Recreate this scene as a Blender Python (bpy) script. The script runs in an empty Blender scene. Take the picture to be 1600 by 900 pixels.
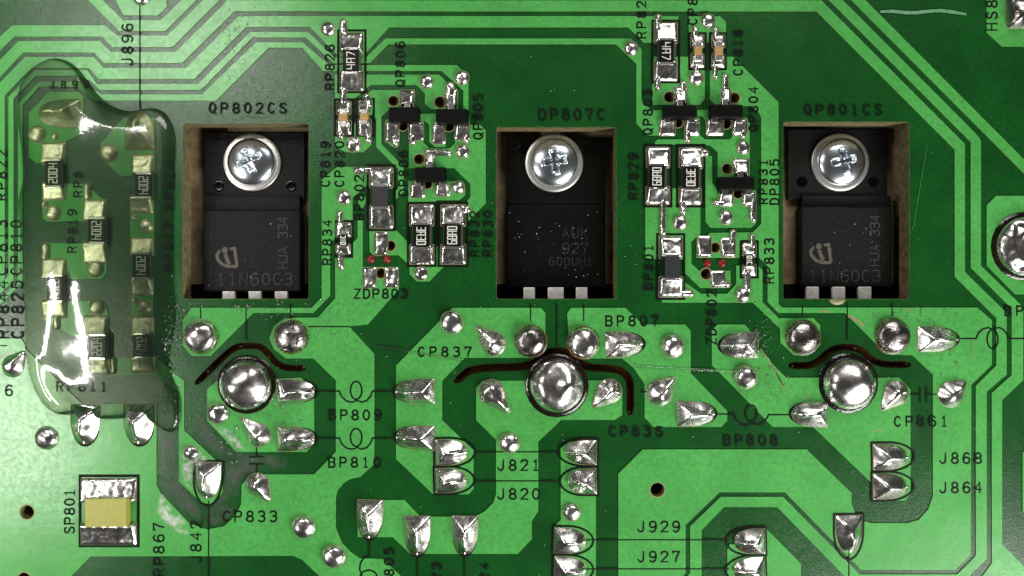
import bpy, bmesh, math, random
import numpy as np
from mathutils import Vector, Matrix, noise
from mathutils.geometry import delaunay_2d_cdt
random.seed(7)
C = bpy.context.scene.collection
SC = bpy.context.scene
SC.unit_settings.scale_length = 0.006          # one unit is 6 mm: the board section is about 96 x 54 mm
H = 12.0                                       # camera height above the board

# ---------------------------------------------------------------- camera, light, exposure
cam_d = bpy.data.cameras.new('camera'); cam = bpy.data.objects.new('camera', cam_d); C.objects.link(cam)
cam.location = (0, 0, H); cam.rotation_euler = (0, 0, 0)
cam_d.sensor_width = 36; cam_d.lens = 36 * H / 16.0; cam_d.clip_start = 0.05; cam_d.clip_end = 200
SC.camera = cam
SC.view_settings.view_transform = 'Standard'; SC.view_settings.look = 'None'
SC.view_settings.exposure = 0.55; SC.view_settings.gamma = 1.0
SC.cycles.use_denoising = True; SC.cycles.max_bounces = 8; SC.cycles.transparent_max_bounces = 12
SC.cycles.caustics_reflective = False; SC.cycles.caustics_refractive = False
wd = bpy.data.worlds.new('World'); SC.world = wd; wd.use_nodes = True
wd.node_tree.nodes['Background'].inputs[0].default_value = (1.0, 0.95, 0.91, 1)
wd.node_tree.nodes['Background'].inputs[1].default_value = 0.028
def area(name, loc, target, sx, sy, watts, col):
    l = bpy.data.lights.new(name, 'AREA'); l.shape = 'RECTANGLE'; l.size = sx; l.size_y = sy
    l.energy = watts; l.color = col
    o = bpy.data.objects.new(name, l); C.objects.link(o); o.location = loc
    d = (Vector(target) - Vector(loc)).normalized(); x = d.cross(Vector((0, 1, 0)) if abs(d.z) > 0.9 else Vector((0, 0, 1))).normalized()
    o.matrix_world = Matrix((x, x.cross(d) * -1, -d)).transposed().to_4x4(); o.location = loc; return o
for k in range(2): area('ceiling_tube', (-15.6 - 4.0 * k, -4.3, 13), (-14.0 - 4.0 * k, -4.2, 0), 0.7, 6.0, 780, (1, 0.97, 0.92))
for k in range(2): area('far_ceiling_tube', (-10.8, 7.0 + 1.9 * k, 13), (-10, 6.4 + 1.9 * k, 0), 7.0, 0.6, 330, (1, 0.97, 0.92))
area('window_light', (16, -18, 13), (1, -1, 0), 17, 10, 6800, (1, 0.98, 0.95))
area('fill_panel', (8, 22, 17), (0, 0, 0), 14, 8, 1900, (1, 0.98, 0.95))  # unseen fill light, added to widen the bright reflections in the solder

# ---------------------------------------------------------------- helpers
def W(px, py, z=0.0):
    s = (H - z) / H
    return Vector(((px - 800) / 100 * s, (450 - py) / 100 * s, z))
ROOT = {}
def empty(name, loc, label=None, cat=None, group=None):
    o = bpy.data.objects.new(name, None); o.empty_display_size = 0.1; C.objects.link(o); o.location = loc
    if label: o['label'] = label
    if cat: o['category'] = cat
    if group: o['group'] = group
    ROOT[o.name] = Vector(loc); return o
def mk(name, V, F, mats, parent=None, smooth=True, mi=None, label=None):
    me = bpy.data.meshes.new(name)
    off = ROOT.get(parent.name, Vector((0, 0, 0))) if parent else Vector((0, 0, 0))
    me.from_pydata([(v[0] - off[0], v[1] - off[1], v[2] - off[2]) for v in V], [], [tuple(f) for f in F])
    for m in (mats if isinstance(mats, (list, tuple)) else [mats]): me.materials.append(m)
    if mi is not None: me.polygons.foreach_set('material_index', mi)
    if smooth: me.polygons.foreach_set('use_smooth', [True] * len(me.polygons))
    me.update()
    o = bpy.data.objects.new(name, me); C.objects.link(o)
    if parent:
        o.parent = parent; ROOT[o.name] = off
    if label: o['label'] = label
    return o
def mk_bm(name, bm, mats, parent=None, smooth=False, label=None):
    bm.verts.index_update()
    V = [v.co.copy() for v in bm.verts]; F = [[v.index for v in f.verts] for f in bm.faces]
    mi = [f.material_index for f in bm.faces]; bm.free()
    return mk(name, V, F, mats, parent, smooth, mi, label)
def pip(P, poly):
    x = P[:, 0][:, None]; y = P[:, 1][:, None]
    a = np.array(poly, float); b = np.roll(a, -1, 0)
    c = ((a[:, 1] > y) != (b[:, 1] > y))
    with np.errstate(divide='ignore', invalid='ignore'):
        xi = (b[:, 0] - a[:, 0]) * (y - a[:, 1]) / (b[:, 1] - a[:, 1]) + a[:, 0]
    return (np.sum(c & (x < xi), 1) % 2) == 1
def dist_out(P, poly):
    a = np.array(poly, float); b = np.roll(a, -1, 0); d = b - a
    L = np.maximum((d ** 2).sum(1), 1e-9)
    t = np.clip(((P[:, None, :] - a) * d).sum(2) / L, 0, 1)
    q = a + t[..., None] * d
    return np.sqrt(((P[:, None, :] - q) ** 2).sum(2)).min(1)
def resample(poly, step):
    out = []
    n = len(poly)
    for i in range(n):
        a = np.array(poly[i], float); b = np.array(poly[(i + 1) % n], float)
        k = max(1, int(round(np.linalg.norm(b - a) / step)))
        for j in range(k): out.append(a + (b - a) * j / k)
    return out
def nz(x, y, s, seed=0.0):
    return noise.noise(Vector((x * s, y * s, seed)))
def field_mesh(poly, step, zf, z0):
    """A raised surface over an outline given in board pixels: rim at z0, height zf(x, y, d) above it."""
    rim = resample(poly, step); n = len(rim); A = np.array(rim)
    x0, y0 = A.min(0); x1, y1 = A.max(0)
    gx, gy = np.meshgrid(np.arange(x0, x1 + step, step), np.arange(y0, y1 + step, step * 0.87))
    gx = gx + (np.arange(gx.shape[0]) % 2)[:, None] * step * 0.5
    G = np.stack([gx.ravel(), gy.ravel()], 1)
    G = G[pip(G, poly)]
    if len(G): G = G[dist_out(G, poly) > 0.45 * step]
    P = np.vstack([A, G]) if len(G) else A
    r = delaunay_2d_cdt([Vector(p) for p in P], [], [list(range(n))], 1, 1e-4)
    vs = np.array([(v[0], v[1]) for v in r[0]]); d = dist_out(vs, poly)
    d[d < 1e-3] = 0
    V = []
    for (x, y), dd in zip(vs, d):
        p = W(x, y, 0); V.append(Vector((p.x, p.y, z0 + (zf(x, y, dd) if dd > 0 else 0.0))))
    F = []
    for f in r[2]:
        a, b, c = (V[i] for i in f[:3])
        F.append(list(f) if (b - a).cross(c - a).z > 0 else list(f)[::-1])
    return V, F
def ring_out(poly, g):
    a = np.array(poly, float); t = np.roll(a, -1, 0) - np.roll(a, 1, 0); nn = np.stack([t[:, 1], -t[:, 0]], 1)
    nn /= np.maximum(np.linalg.norm(nn, axis=1), 1e-6)[:, None]
    A = 0.5 * np.sum(a[:, 0] * np.roll(a[:, 1], -1) - np.roll(a[:, 0], -1) * a[:, 1])
    return [tuple(p) for p in a + nn * (g if A > 0 else -g)]
def field(name, poly, step, zf, mat, parent, z0=0.004, label=None):
    V, F = field_mesh(poly, step, zf, z0); return mk(name, V, F, mat, parent, True, None, label)
def circle(x, y, rx, ry=None, n=24, rot=0):
    ry = ry or rx
    return [(x + rx * math.cos(2 * math.pi * i / n) * math.cos(rot) - ry * math.sin(2 * math.pi * i / n) * math.sin(rot),
             y + rx * math.cos(2 * math.pi * i / n) * math.sin(rot) + ry * math.sin(2 * math.pi * i / n) * math.cos(rot)) for i in range(n)]
def rrect(x0, y0, x1, y1, r=2.5):
    r = min(r, (x1 - x0) / 2.01, (y1 - y0) / 2.01); o = []
    for cx, cy, a in ((x1 - r, y1 - r, 0), (x0 + r, y1 - r, 90), (x0 + r, y0 + r, 180), (x1 - r, y0 + r, 270)):
        for k in range(3):
            t = math.radians(a + 45 * k); o.append((cx + r * math.cos(t), cy + r * math.sin(t)))
    return o
def capsule(a, b, r, n=6):
    a = Vector(a); b = Vector(b); d = (b - a).normalized(); t = math.atan2(d.y, d.x); o = []
    for k in range(n + 1):
        u = t + math.pi / 2 + math.pi * k / n; o.append((a.x + r * math.cos(u), a.y + r * math.sin(u)))
    for k in range(n + 1):
        u = t - math.pi / 2 + math.pi * k / n; o.append((b.x + r * math.cos(u), b.y + r * math.sin(u)))
    return o
def ribbon(pts, hw, z, closed=False, V=None, F=None):
    """A flat printed stroke in board pixels."""
    V = [] if V is None else V; F = [] if F is None else F
    P = [Vector(p) for p in pts]; Q = [P[0]]
    for p in P[1:]:
        if (p - Q[-1]).length > 0.05: Q.append(p)
    if closed and (Q[0] - Q[-1]).length < 0.05: Q.pop()
    n = len(Q); b = len(V)
    if n < 2: return V, F
    if not closed:
        Q[0] = Q[0] - (Q[1] - Q[0]).normalized() * hw * 0.7; Q[-1] = Q[-1] + (Q[-1] - Q[-2]).normalized() * hw * 0.7
    for i in range(n):
        p = Q[i]; a = Q[i - 1] if (i > 0 or closed) else None; c = Q[(i + 1) % n] if (i < n - 1 or closed) else None
        d1 = (p - a).normalized() if a is not None else None; d2 = (c - p).normalized() if c is not None else None
        if d1 is None: m = Vector((-d2.y, d2.x)); k = 1
        elif d2 is None: m = Vector((-d1.y, d1.x)); k = 1
        else:
            n1 = Vector((-d1.y, d1.x)); n2 = Vector((-d2.y, d2.x)); m = n1 + n2
            if m.length < 1e-4: m = n1.copy()
            m.normalize(); k = 1 / max(0.62, m.dot(n1))
        w = hw * (1 if closed or 0 < i < n - 1 else 0.72)
        for s in (1, -1):
            q = p + m * (s * w * k); V.append(W(q.x, q.y, z))
    for i in range(n if closed else n - 1):
        j = (i + 1) % n; F.append((b + 2 * i, b + 2 * j, b + 2 * j + 1, b + 2 * i + 1))
    return V, F
def box(name, x0, y0, x1, y1, z0, z1, mat, parent, bev=0.01, rot=0.0, smooth=False, top_inset=0.0, label=None, seg=2):
    """A bevelled block whose top face fills these board pixels as the camera sees them."""
    a = W(x0, y1, z1); b = W(x1, y0, z1)
    bm = bmesh.new(); bmesh.ops.create_cube(bm, size=1)
    cx, cy = (a.x + b.x) / 2, (a.y + b.y) / 2
    for v in bm.verts:
        top = v.co.z > 0
        x = v.co.x * (b.x - a.x + (0 if top else top_inset)); y = v.co.y * (b.y - a.y + (0 if top else top_inset))
        c, s = math.cos(rot), math.sin(rot)
        v.co = (cx + x * c - y * s, cy + x * s + y * c, z1 if top else z0)
    if bev: bmesh.ops.bevel(bm, geom=list(bm.edges), offset=bev, segments=seg, affect='EDGES', profile=0.5)
    return mk_bm(name, bm, mat, parent, smooth, label)

# ---------------------------------------------------------------- materials
def nodes(name):
    m = bpy.data.materials.new(name); m.use_nodes = True; t = m.node_tree
    return m, t, t.nodes['Principled BSDF'], t.nodes['Material Output']
def tex(t, scale, detail=4, rough=0.55, kind='ShaderNodeTexNoise', vec=None):
    n = t.nodes.new(kind); n.inputs['Scale'].default_value = scale
    if kind == 'ShaderNodeTexNoise':
        n.inputs['Detail'].default_value = detail; n.inputs['Roughness'].default_value = rough
    g = vec or t.nodes.new('ShaderNodeNewGeometry').outputs['Position']
    t.links.new(g, n.inputs['Vector']); return n
def ramp(t, src, stops):
    r = t.nodes.new('ShaderNodeValToRGB'); e = r.color_ramp.elements
    while len(e) < len(stops): e.new(0.5)
    for k, (p, c) in enumerate(stops):
        e[k].position = p; e[k].color = (*c, 1) if len(c) == 3 else c
    t.links.new(src, r.inputs['Fac']); return r
def bump(t, b, layers):
    last = None
    for src, strength, dist in layers:
        n = t.nodes.new('ShaderNodeBump'); n.inputs['Strength'].default_value = strength; n.inputs['Distance'].default_value = dist
        t.links.new(src, n.inputs['Height'])
        if last: t.links.new(last.outputs['Normal'], n.inputs['Normal'])
        last = n
    t.links.new(last.outputs['Normal'], b.inputs['Normal'])
def mix(t, a, b, fac, mode='MIX'):
    n = t.nodes.new('ShaderNodeMix'); n.data_type = 'RGBA'; n.blend_type = mode
    for s, v in ((0, fac), (6, a), (7, b)):
        if hasattr(v, 'links') or hasattr(v, 'is_linked'): t.links.new(v, n.inputs[s])
        else: n.inputs[s].default_value = v if s == 0 else (*v, 1)
    return n.outputs[2]
def plain(name, col, rough, metal=0.0, var=0.15, vs=20, bs=40, bstr=0.15, spec=0.5, bd=0.01):
    m, t, b, o = nodes(name)
    n = tex(t, vs, 5); c1 = tuple(x * (1 - var) for x in col); c2 = tuple(min(1, x * (1 + var)) for x in col)
    r = ramp(t, n.outputs['Fac'], [(0.3, c1), (0.7, c2)]); t.links.new(r.outputs[0], b.inputs['Base Color'])
    b.inputs['Roughness'].default_value = rough; b.inputs['Metallic'].default_value = metal
    b.inputs['Specular IOR Level'].default_value = spec
    if bstr: bump(t, b, [(tex(t, bs, 3).outputs['Fac'], bstr, bd)])
    return m
def mask_mat(name, lo, hi, rlo, rhi, fine, weave=0.0):
    """Green solder mask: mottled lacquer, slightly uneven gloss, fine orange peel."""
    m, t, b, o = nodes(name)
    big = tex(t, 1.3, 6, 0.6); mid = tex(t, 14, 5, 0.65); grain = tex(t, 120, 2, 0.6)
    c = ramp(t, big.outputs['Fac'], [(0.3, lo), (0.72, hi)]).outputs[0]
    c = mix(t, c, tuple(x * 0.62 for x in lo), ramp(t, mid.outputs['Fac'], [(0.42, (0, 0, 0)), (0.75, (0.75, 0.75, 0.75))]).outputs[0])
    c = mix(t, c, tuple(min(1, x * 1.5) for x in hi), ramp(t, grain.outputs['Fac'], [(0.52, (0, 0, 0)), (0.8, (0.55, 0.55, 0.55))]).outputs[0])
    t.links.new(c, b.inputs['Base Color'])
    r = t.nodes.new('ShaderNodeMapRange'); r.inputs['To Min'].default_value = rlo; r.inputs['To Max'].default_value = rhi
    r.inputs['From Min'].default_value = 0.3; r.inputs['From Max'].default_value = 0.7
    t.links.new(mid.outputs['Fac'], r.inputs['Value']); t.links.new(r.outputs[0], b.inputs['Roughness'])
    b.inputs['Specular IOR Level'].default_value = 0.5
    L = [(big.outputs['Fac'], 0.25, 0.03), (grain.outputs['Fac'], fine, 0.006)]
    if weave:
        w = tex(t, 30, 3, 0.6); L.append((w.outputs['Fac'], weave, 0.01))
    bump(t, b, L); return m
M = {}
M['copper'] = mask_mat('green_mask_over_copper', (0.062, 0.315, 0.064), (0.092, 0.415, 0.092), 0.17, 0.32, 0.14)
M['edge'] = plain('thin_mask_on_trace_edge', (0.15, 0.30, 0.055), 0.4, vs=30, var=0.3)
M['lam'] = mask_mat('green_mask_over_laminate', (0.004, 0.052, 0.009), (0.008, 0.090, 0.013), 0.15, 0.30, 0.2, 0.2)
M['cut'] = plain('cut_laminate_edge', (0.15, 0.122, 0.055), 0.7, vs=9, var=0.45, bs=25, bstr=0.5, bd=0.03)
M['ink'] = plain('black_print_ink', (0.003, 0.005, 0.003), 0.6, vs=60, var=0.6, bs=90, bstr=0.1, spec=0.15)
def solder_mat(name, col, rlo, rhi, b1, b2):
    m, t, b, o = nodes(name)
    n = tex(t, 7, 4, 0.6); f = tex(t, 26, 4, 0.6); g = tex(t, 90, 3, 0.6)
    r = ramp(t, f.outputs['Fac'], [(0.32, tuple(x * 0.74 for x in col)), (0.62, col)]); t.links.new(r.outputs[0], b.inputs['Base Color'])
    b.inputs['Metallic'].default_value = 1.0
    q = t.nodes.new('ShaderNodeMapRange'); q.inputs['To Min'].default_value = rlo; q.inputs['To Max'].default_value = rhi
    q.inputs['From Min'].default_value = 0.35; q.inputs['From Max'].default_value = 0.68
    t.links.new(n.outputs['Fac'], q.inputs['Value']); t.links.new(q.outputs[0], b.inputs['Roughness'])
    bump(t, b, [(n.outputs['Fac'], b1, 0.05), (f.outputs['Fac'], b2, 0.012), (g.outputs['Fac'], 0.06, 0.003)]); return m
M['solder'] = solder_mat('bright_solder', (0.84, 0.82, 0.79), 0.19, 0.32, 0.08, 0.02)
M['dull'] = solder_mat('dull_solder', (0.38, 0.36, 0.34), 0.20, 0.36, 0.3, 0.2)
M['matte'] = solder_mat('solder_wetted_by_resin', (0.72, 0.68, 0.52), 0.42, 0.55, 0.15, 0.05)
M['term'] = plain('tinned_terminal', (0.82, 0.80, 0.76), 0.28, 1.0, 0.1, 30, 40, 0.25)
M['lead'] = plain('tinned_copper_lead', (0.85, 0.83, 0.77), 0.45, 0.3, 0.25, 14, 30, 0.4)
M['rim'] = plain('bare_pad_rim', (0.26, 0.27, 0.12), 0.45, 0.1, 0.3, 30, 50, 0.3)
M['chip'] = plain('black_resistor_glaze', (0.006, 0.0055, 0.005), 0.35, 0, 0.4, 30, 60, 0.12, 0.22)
M['chip_side'] = plain('pale_ceramic_side', (0.07, 0.055, 0.045), 0.6, 0, 0.3, 20, 40, 0.2)
M['mould'] = plain('black_moulded_plastic', (0.0075, 0.0073, 0.0076), 0.5, 0, 0.5, 18, 75, 0.6, 0.2, 0.012)
M['mould_dark'] = plain('dark_moulded_plastic', (0.0022, 0.0026, 0.0022), 0.46, 0, 0.5, 14, 75, 0.5, 0.12, 0.012)
M['bead'] = plain('dark_ferrite', (0.022, 0.021, 0.022), 0.5, 0, 0.3, 25, 50, 0.3)
M['mark'] = plain('pale_printed_value', (0.72, 0.74, 0.66), 0.5, 0, 0.15, 40, 60, 0.1)
M['laser'] = plain('grey_laser_marking', (0.056, 0.055, 0.047), 0.6, 0, 0.5, 25, 60, 0.1)
M['laser_dim'] = plain('faint_laser_marking', (0.010, 0.011, 0.010), 0.6, 0, 0.7, 25, 60, 0.1)
M['logo'] = plain('tan_laser_logo', (0.085, 0.08, 0.058), 0.6, 0, 0.3, 25, 60, 0.1)
M['cap'] = plain('tan_ceramic', (0.42, 0.25, 0.09), 0.45, 0, 0.2, 25, 50, 0.15)
M['yellow'] = plain('yellow_plastic', (0.36, 0.35, 0.07), 0.45, 0, 0.12, 25, 50, 0.15)
M['red'] = plain('red_glue', (0.20, 0.012, 0.008), 0.3, 0, 0.3, 20, 40, 0.2)
M['zinc'] = plain('zinc_plated_steel', (0.76, 0.83, 0.90), 0.24, 1.0, 0.06, 22, 16, 0.05, 0.5, 0.006)
M['washer'] = plain('washer_steel', (0.80, 0.79, 0.75), 0.40, 1.0, 0.15, 30, 60, 0.35, 0.5, 0.006)
M['pin_matte'] = plain('matte_black_strip', (0.003, 0.003, 0.003), 0.7, 0, 0.2, 18, 50, 0.2, 0.1)
M['pin'] = plain('glossy_black_dimple', (0.0015, 0.0015, 0.0015), 0.15, 0, 0.2, 18, 50, 0.2, 0.4)
M['sink'] = plain('heat_sink_metal', (0.30, 0.235, 0.125), 0.55, 0.1, 0.35, 6, 30, 0.3)
M['void'] = plain('dark_underside', (0.01, 0.01, 0.009), 0.6)
M['plug'] = plain('brown_glue_plug', (0.09, 0.05, 0.012), 0.25, 0, 0.4, 20, 30, 0.3)
M['lip'] = plain('rough_cut_lip', (0.20, 0.17, 0.04), 0.6, 0, 0.6, 22, 40, 0.4)
M['burn'] = plain('dark_flux_ring', (0.012, 0.010, 0.006), 0.14, 0, 0.5, 18, 20, 0.5)
M['slot'] = plain('varnished_slot_wall', (0.030, 0.013, 0.004), 0.10, 0, 0.5, 12, 14, 0.4)
M['tan'] = plain('scraped_tan', (0.26, 0.24, 0.11), 0.5, 0, 0.3, 30, 40, 0.3)
M['dust'] = plain('pale_dust', (0.55, 0.66, 0.55), 0.7, 0, 0.2)
def resin_mat(name, tint, deep, haze, b1, b2, s1=5.0, hc=(0.26, 0.46, 0.32)):
    """Clear varnish: tinted transmission, Fresnel gloss, a little milkiness."""
    m, t, b, o = nodes(name); t.nodes.remove(b)
    n = tex(t, s1, 3, 0.5); f = tex(t, 22, 3, 0.5)
    bp = t.nodes.new('ShaderNodeBump'); bp.inputs['Strength'].default_value = b1; bp.inputs['Distance'].default_value = 0.08
    t.links.new(n.outputs['Fac'], bp.inputs['Height'])
    b3 = t.nodes.new('ShaderNodeBump'); b3.inputs['Strength'].default_value = b2; b3.inputs['Distance'].default_value = 0.02
    t.links.new(f.outputs['Fac'], b3.inputs['Height']); t.links.new(bp.outputs[0], b3.inputs['Normal'])
    lw = t.nodes.new('ShaderNodeLayerWeight'); lw.inputs['Blend'].default_value = 0.5
    c = mix(t, tint, deep, lw.outputs['Facing'])
    tr = t.nodes.new('ShaderNodeBsdfTransparent'); t.links.new(c, tr.inputs[0])
    df = t.nodes.new('ShaderNodeBsdfDiffuse'); df.inputs[0].default_value = (*hc, 1)
    gl = t.nodes.new('ShaderNodeBsdfGlossy'); gl.inputs['Roughness'].default_value = 0.07; gl.inputs[0].default_value = (1, 1, 1, 1)
    fr = t.nodes.new('ShaderNodeFresnel'); fr.inputs[0].default_value = 1.5
    for k in (gl, fr): t.links.new(b3.outputs[0], k.inputs['Normal'])
    m1 = t.nodes.new('ShaderNodeMixShader'); m1.inputs[0].default_value = haze
    t.links.new(tr.outputs[0], m1.inputs[1]); t.links.new(df.outputs[0], m1.inputs[2])
    m2 = t.nodes.new('ShaderNodeMixShader'); t.links.new(fr.outputs[0], m2.inputs[0])
    t.links.new(m1.outputs[0], m2.inputs[1]); t.links.new(gl.outputs[0], m2.inputs[2]); t.links.new(m2.outputs[0], o.inputs['Surface'])
    return m
M['resin'] = resin_mat('greenish_clear_resin', (0.95, 0.99, 0.87), (0.36, 0.62, 0.36), 0.03, 0.03, 0.0, 3.5)
M['flux'] = resin_mat('clear_flux_residue', (0.97, 0.98, 0.95), (0.85, 0.92, 0.82), 0.10, 0.4, 0.3, 14, (0.7, 0.8, 0.7))

# ---------------------------------------------------------------- what lies under the board
sink = mk('heat_sink_plate', [(-8.6, -5.1, -0.60), (8.6, -5.1, -0.60), (8.6, 5.1, -0.60), (-8.6, 5.1, -0.60),
     (-8.6, -5.1, -1.15), (8.6, -5.1, -1.15), (8.6, 5.1, -1.15), (-8.6, 5.1, -1.15)],
     [(0, 1, 2, 3), (7, 6, 5, 4), (0, 4, 5, 1), (1, 5, 6, 2), (2, 6, 7, 3), (3, 7, 4, 0)], M['sink'], None, False)
sink['kind'] = 'structure'

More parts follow.
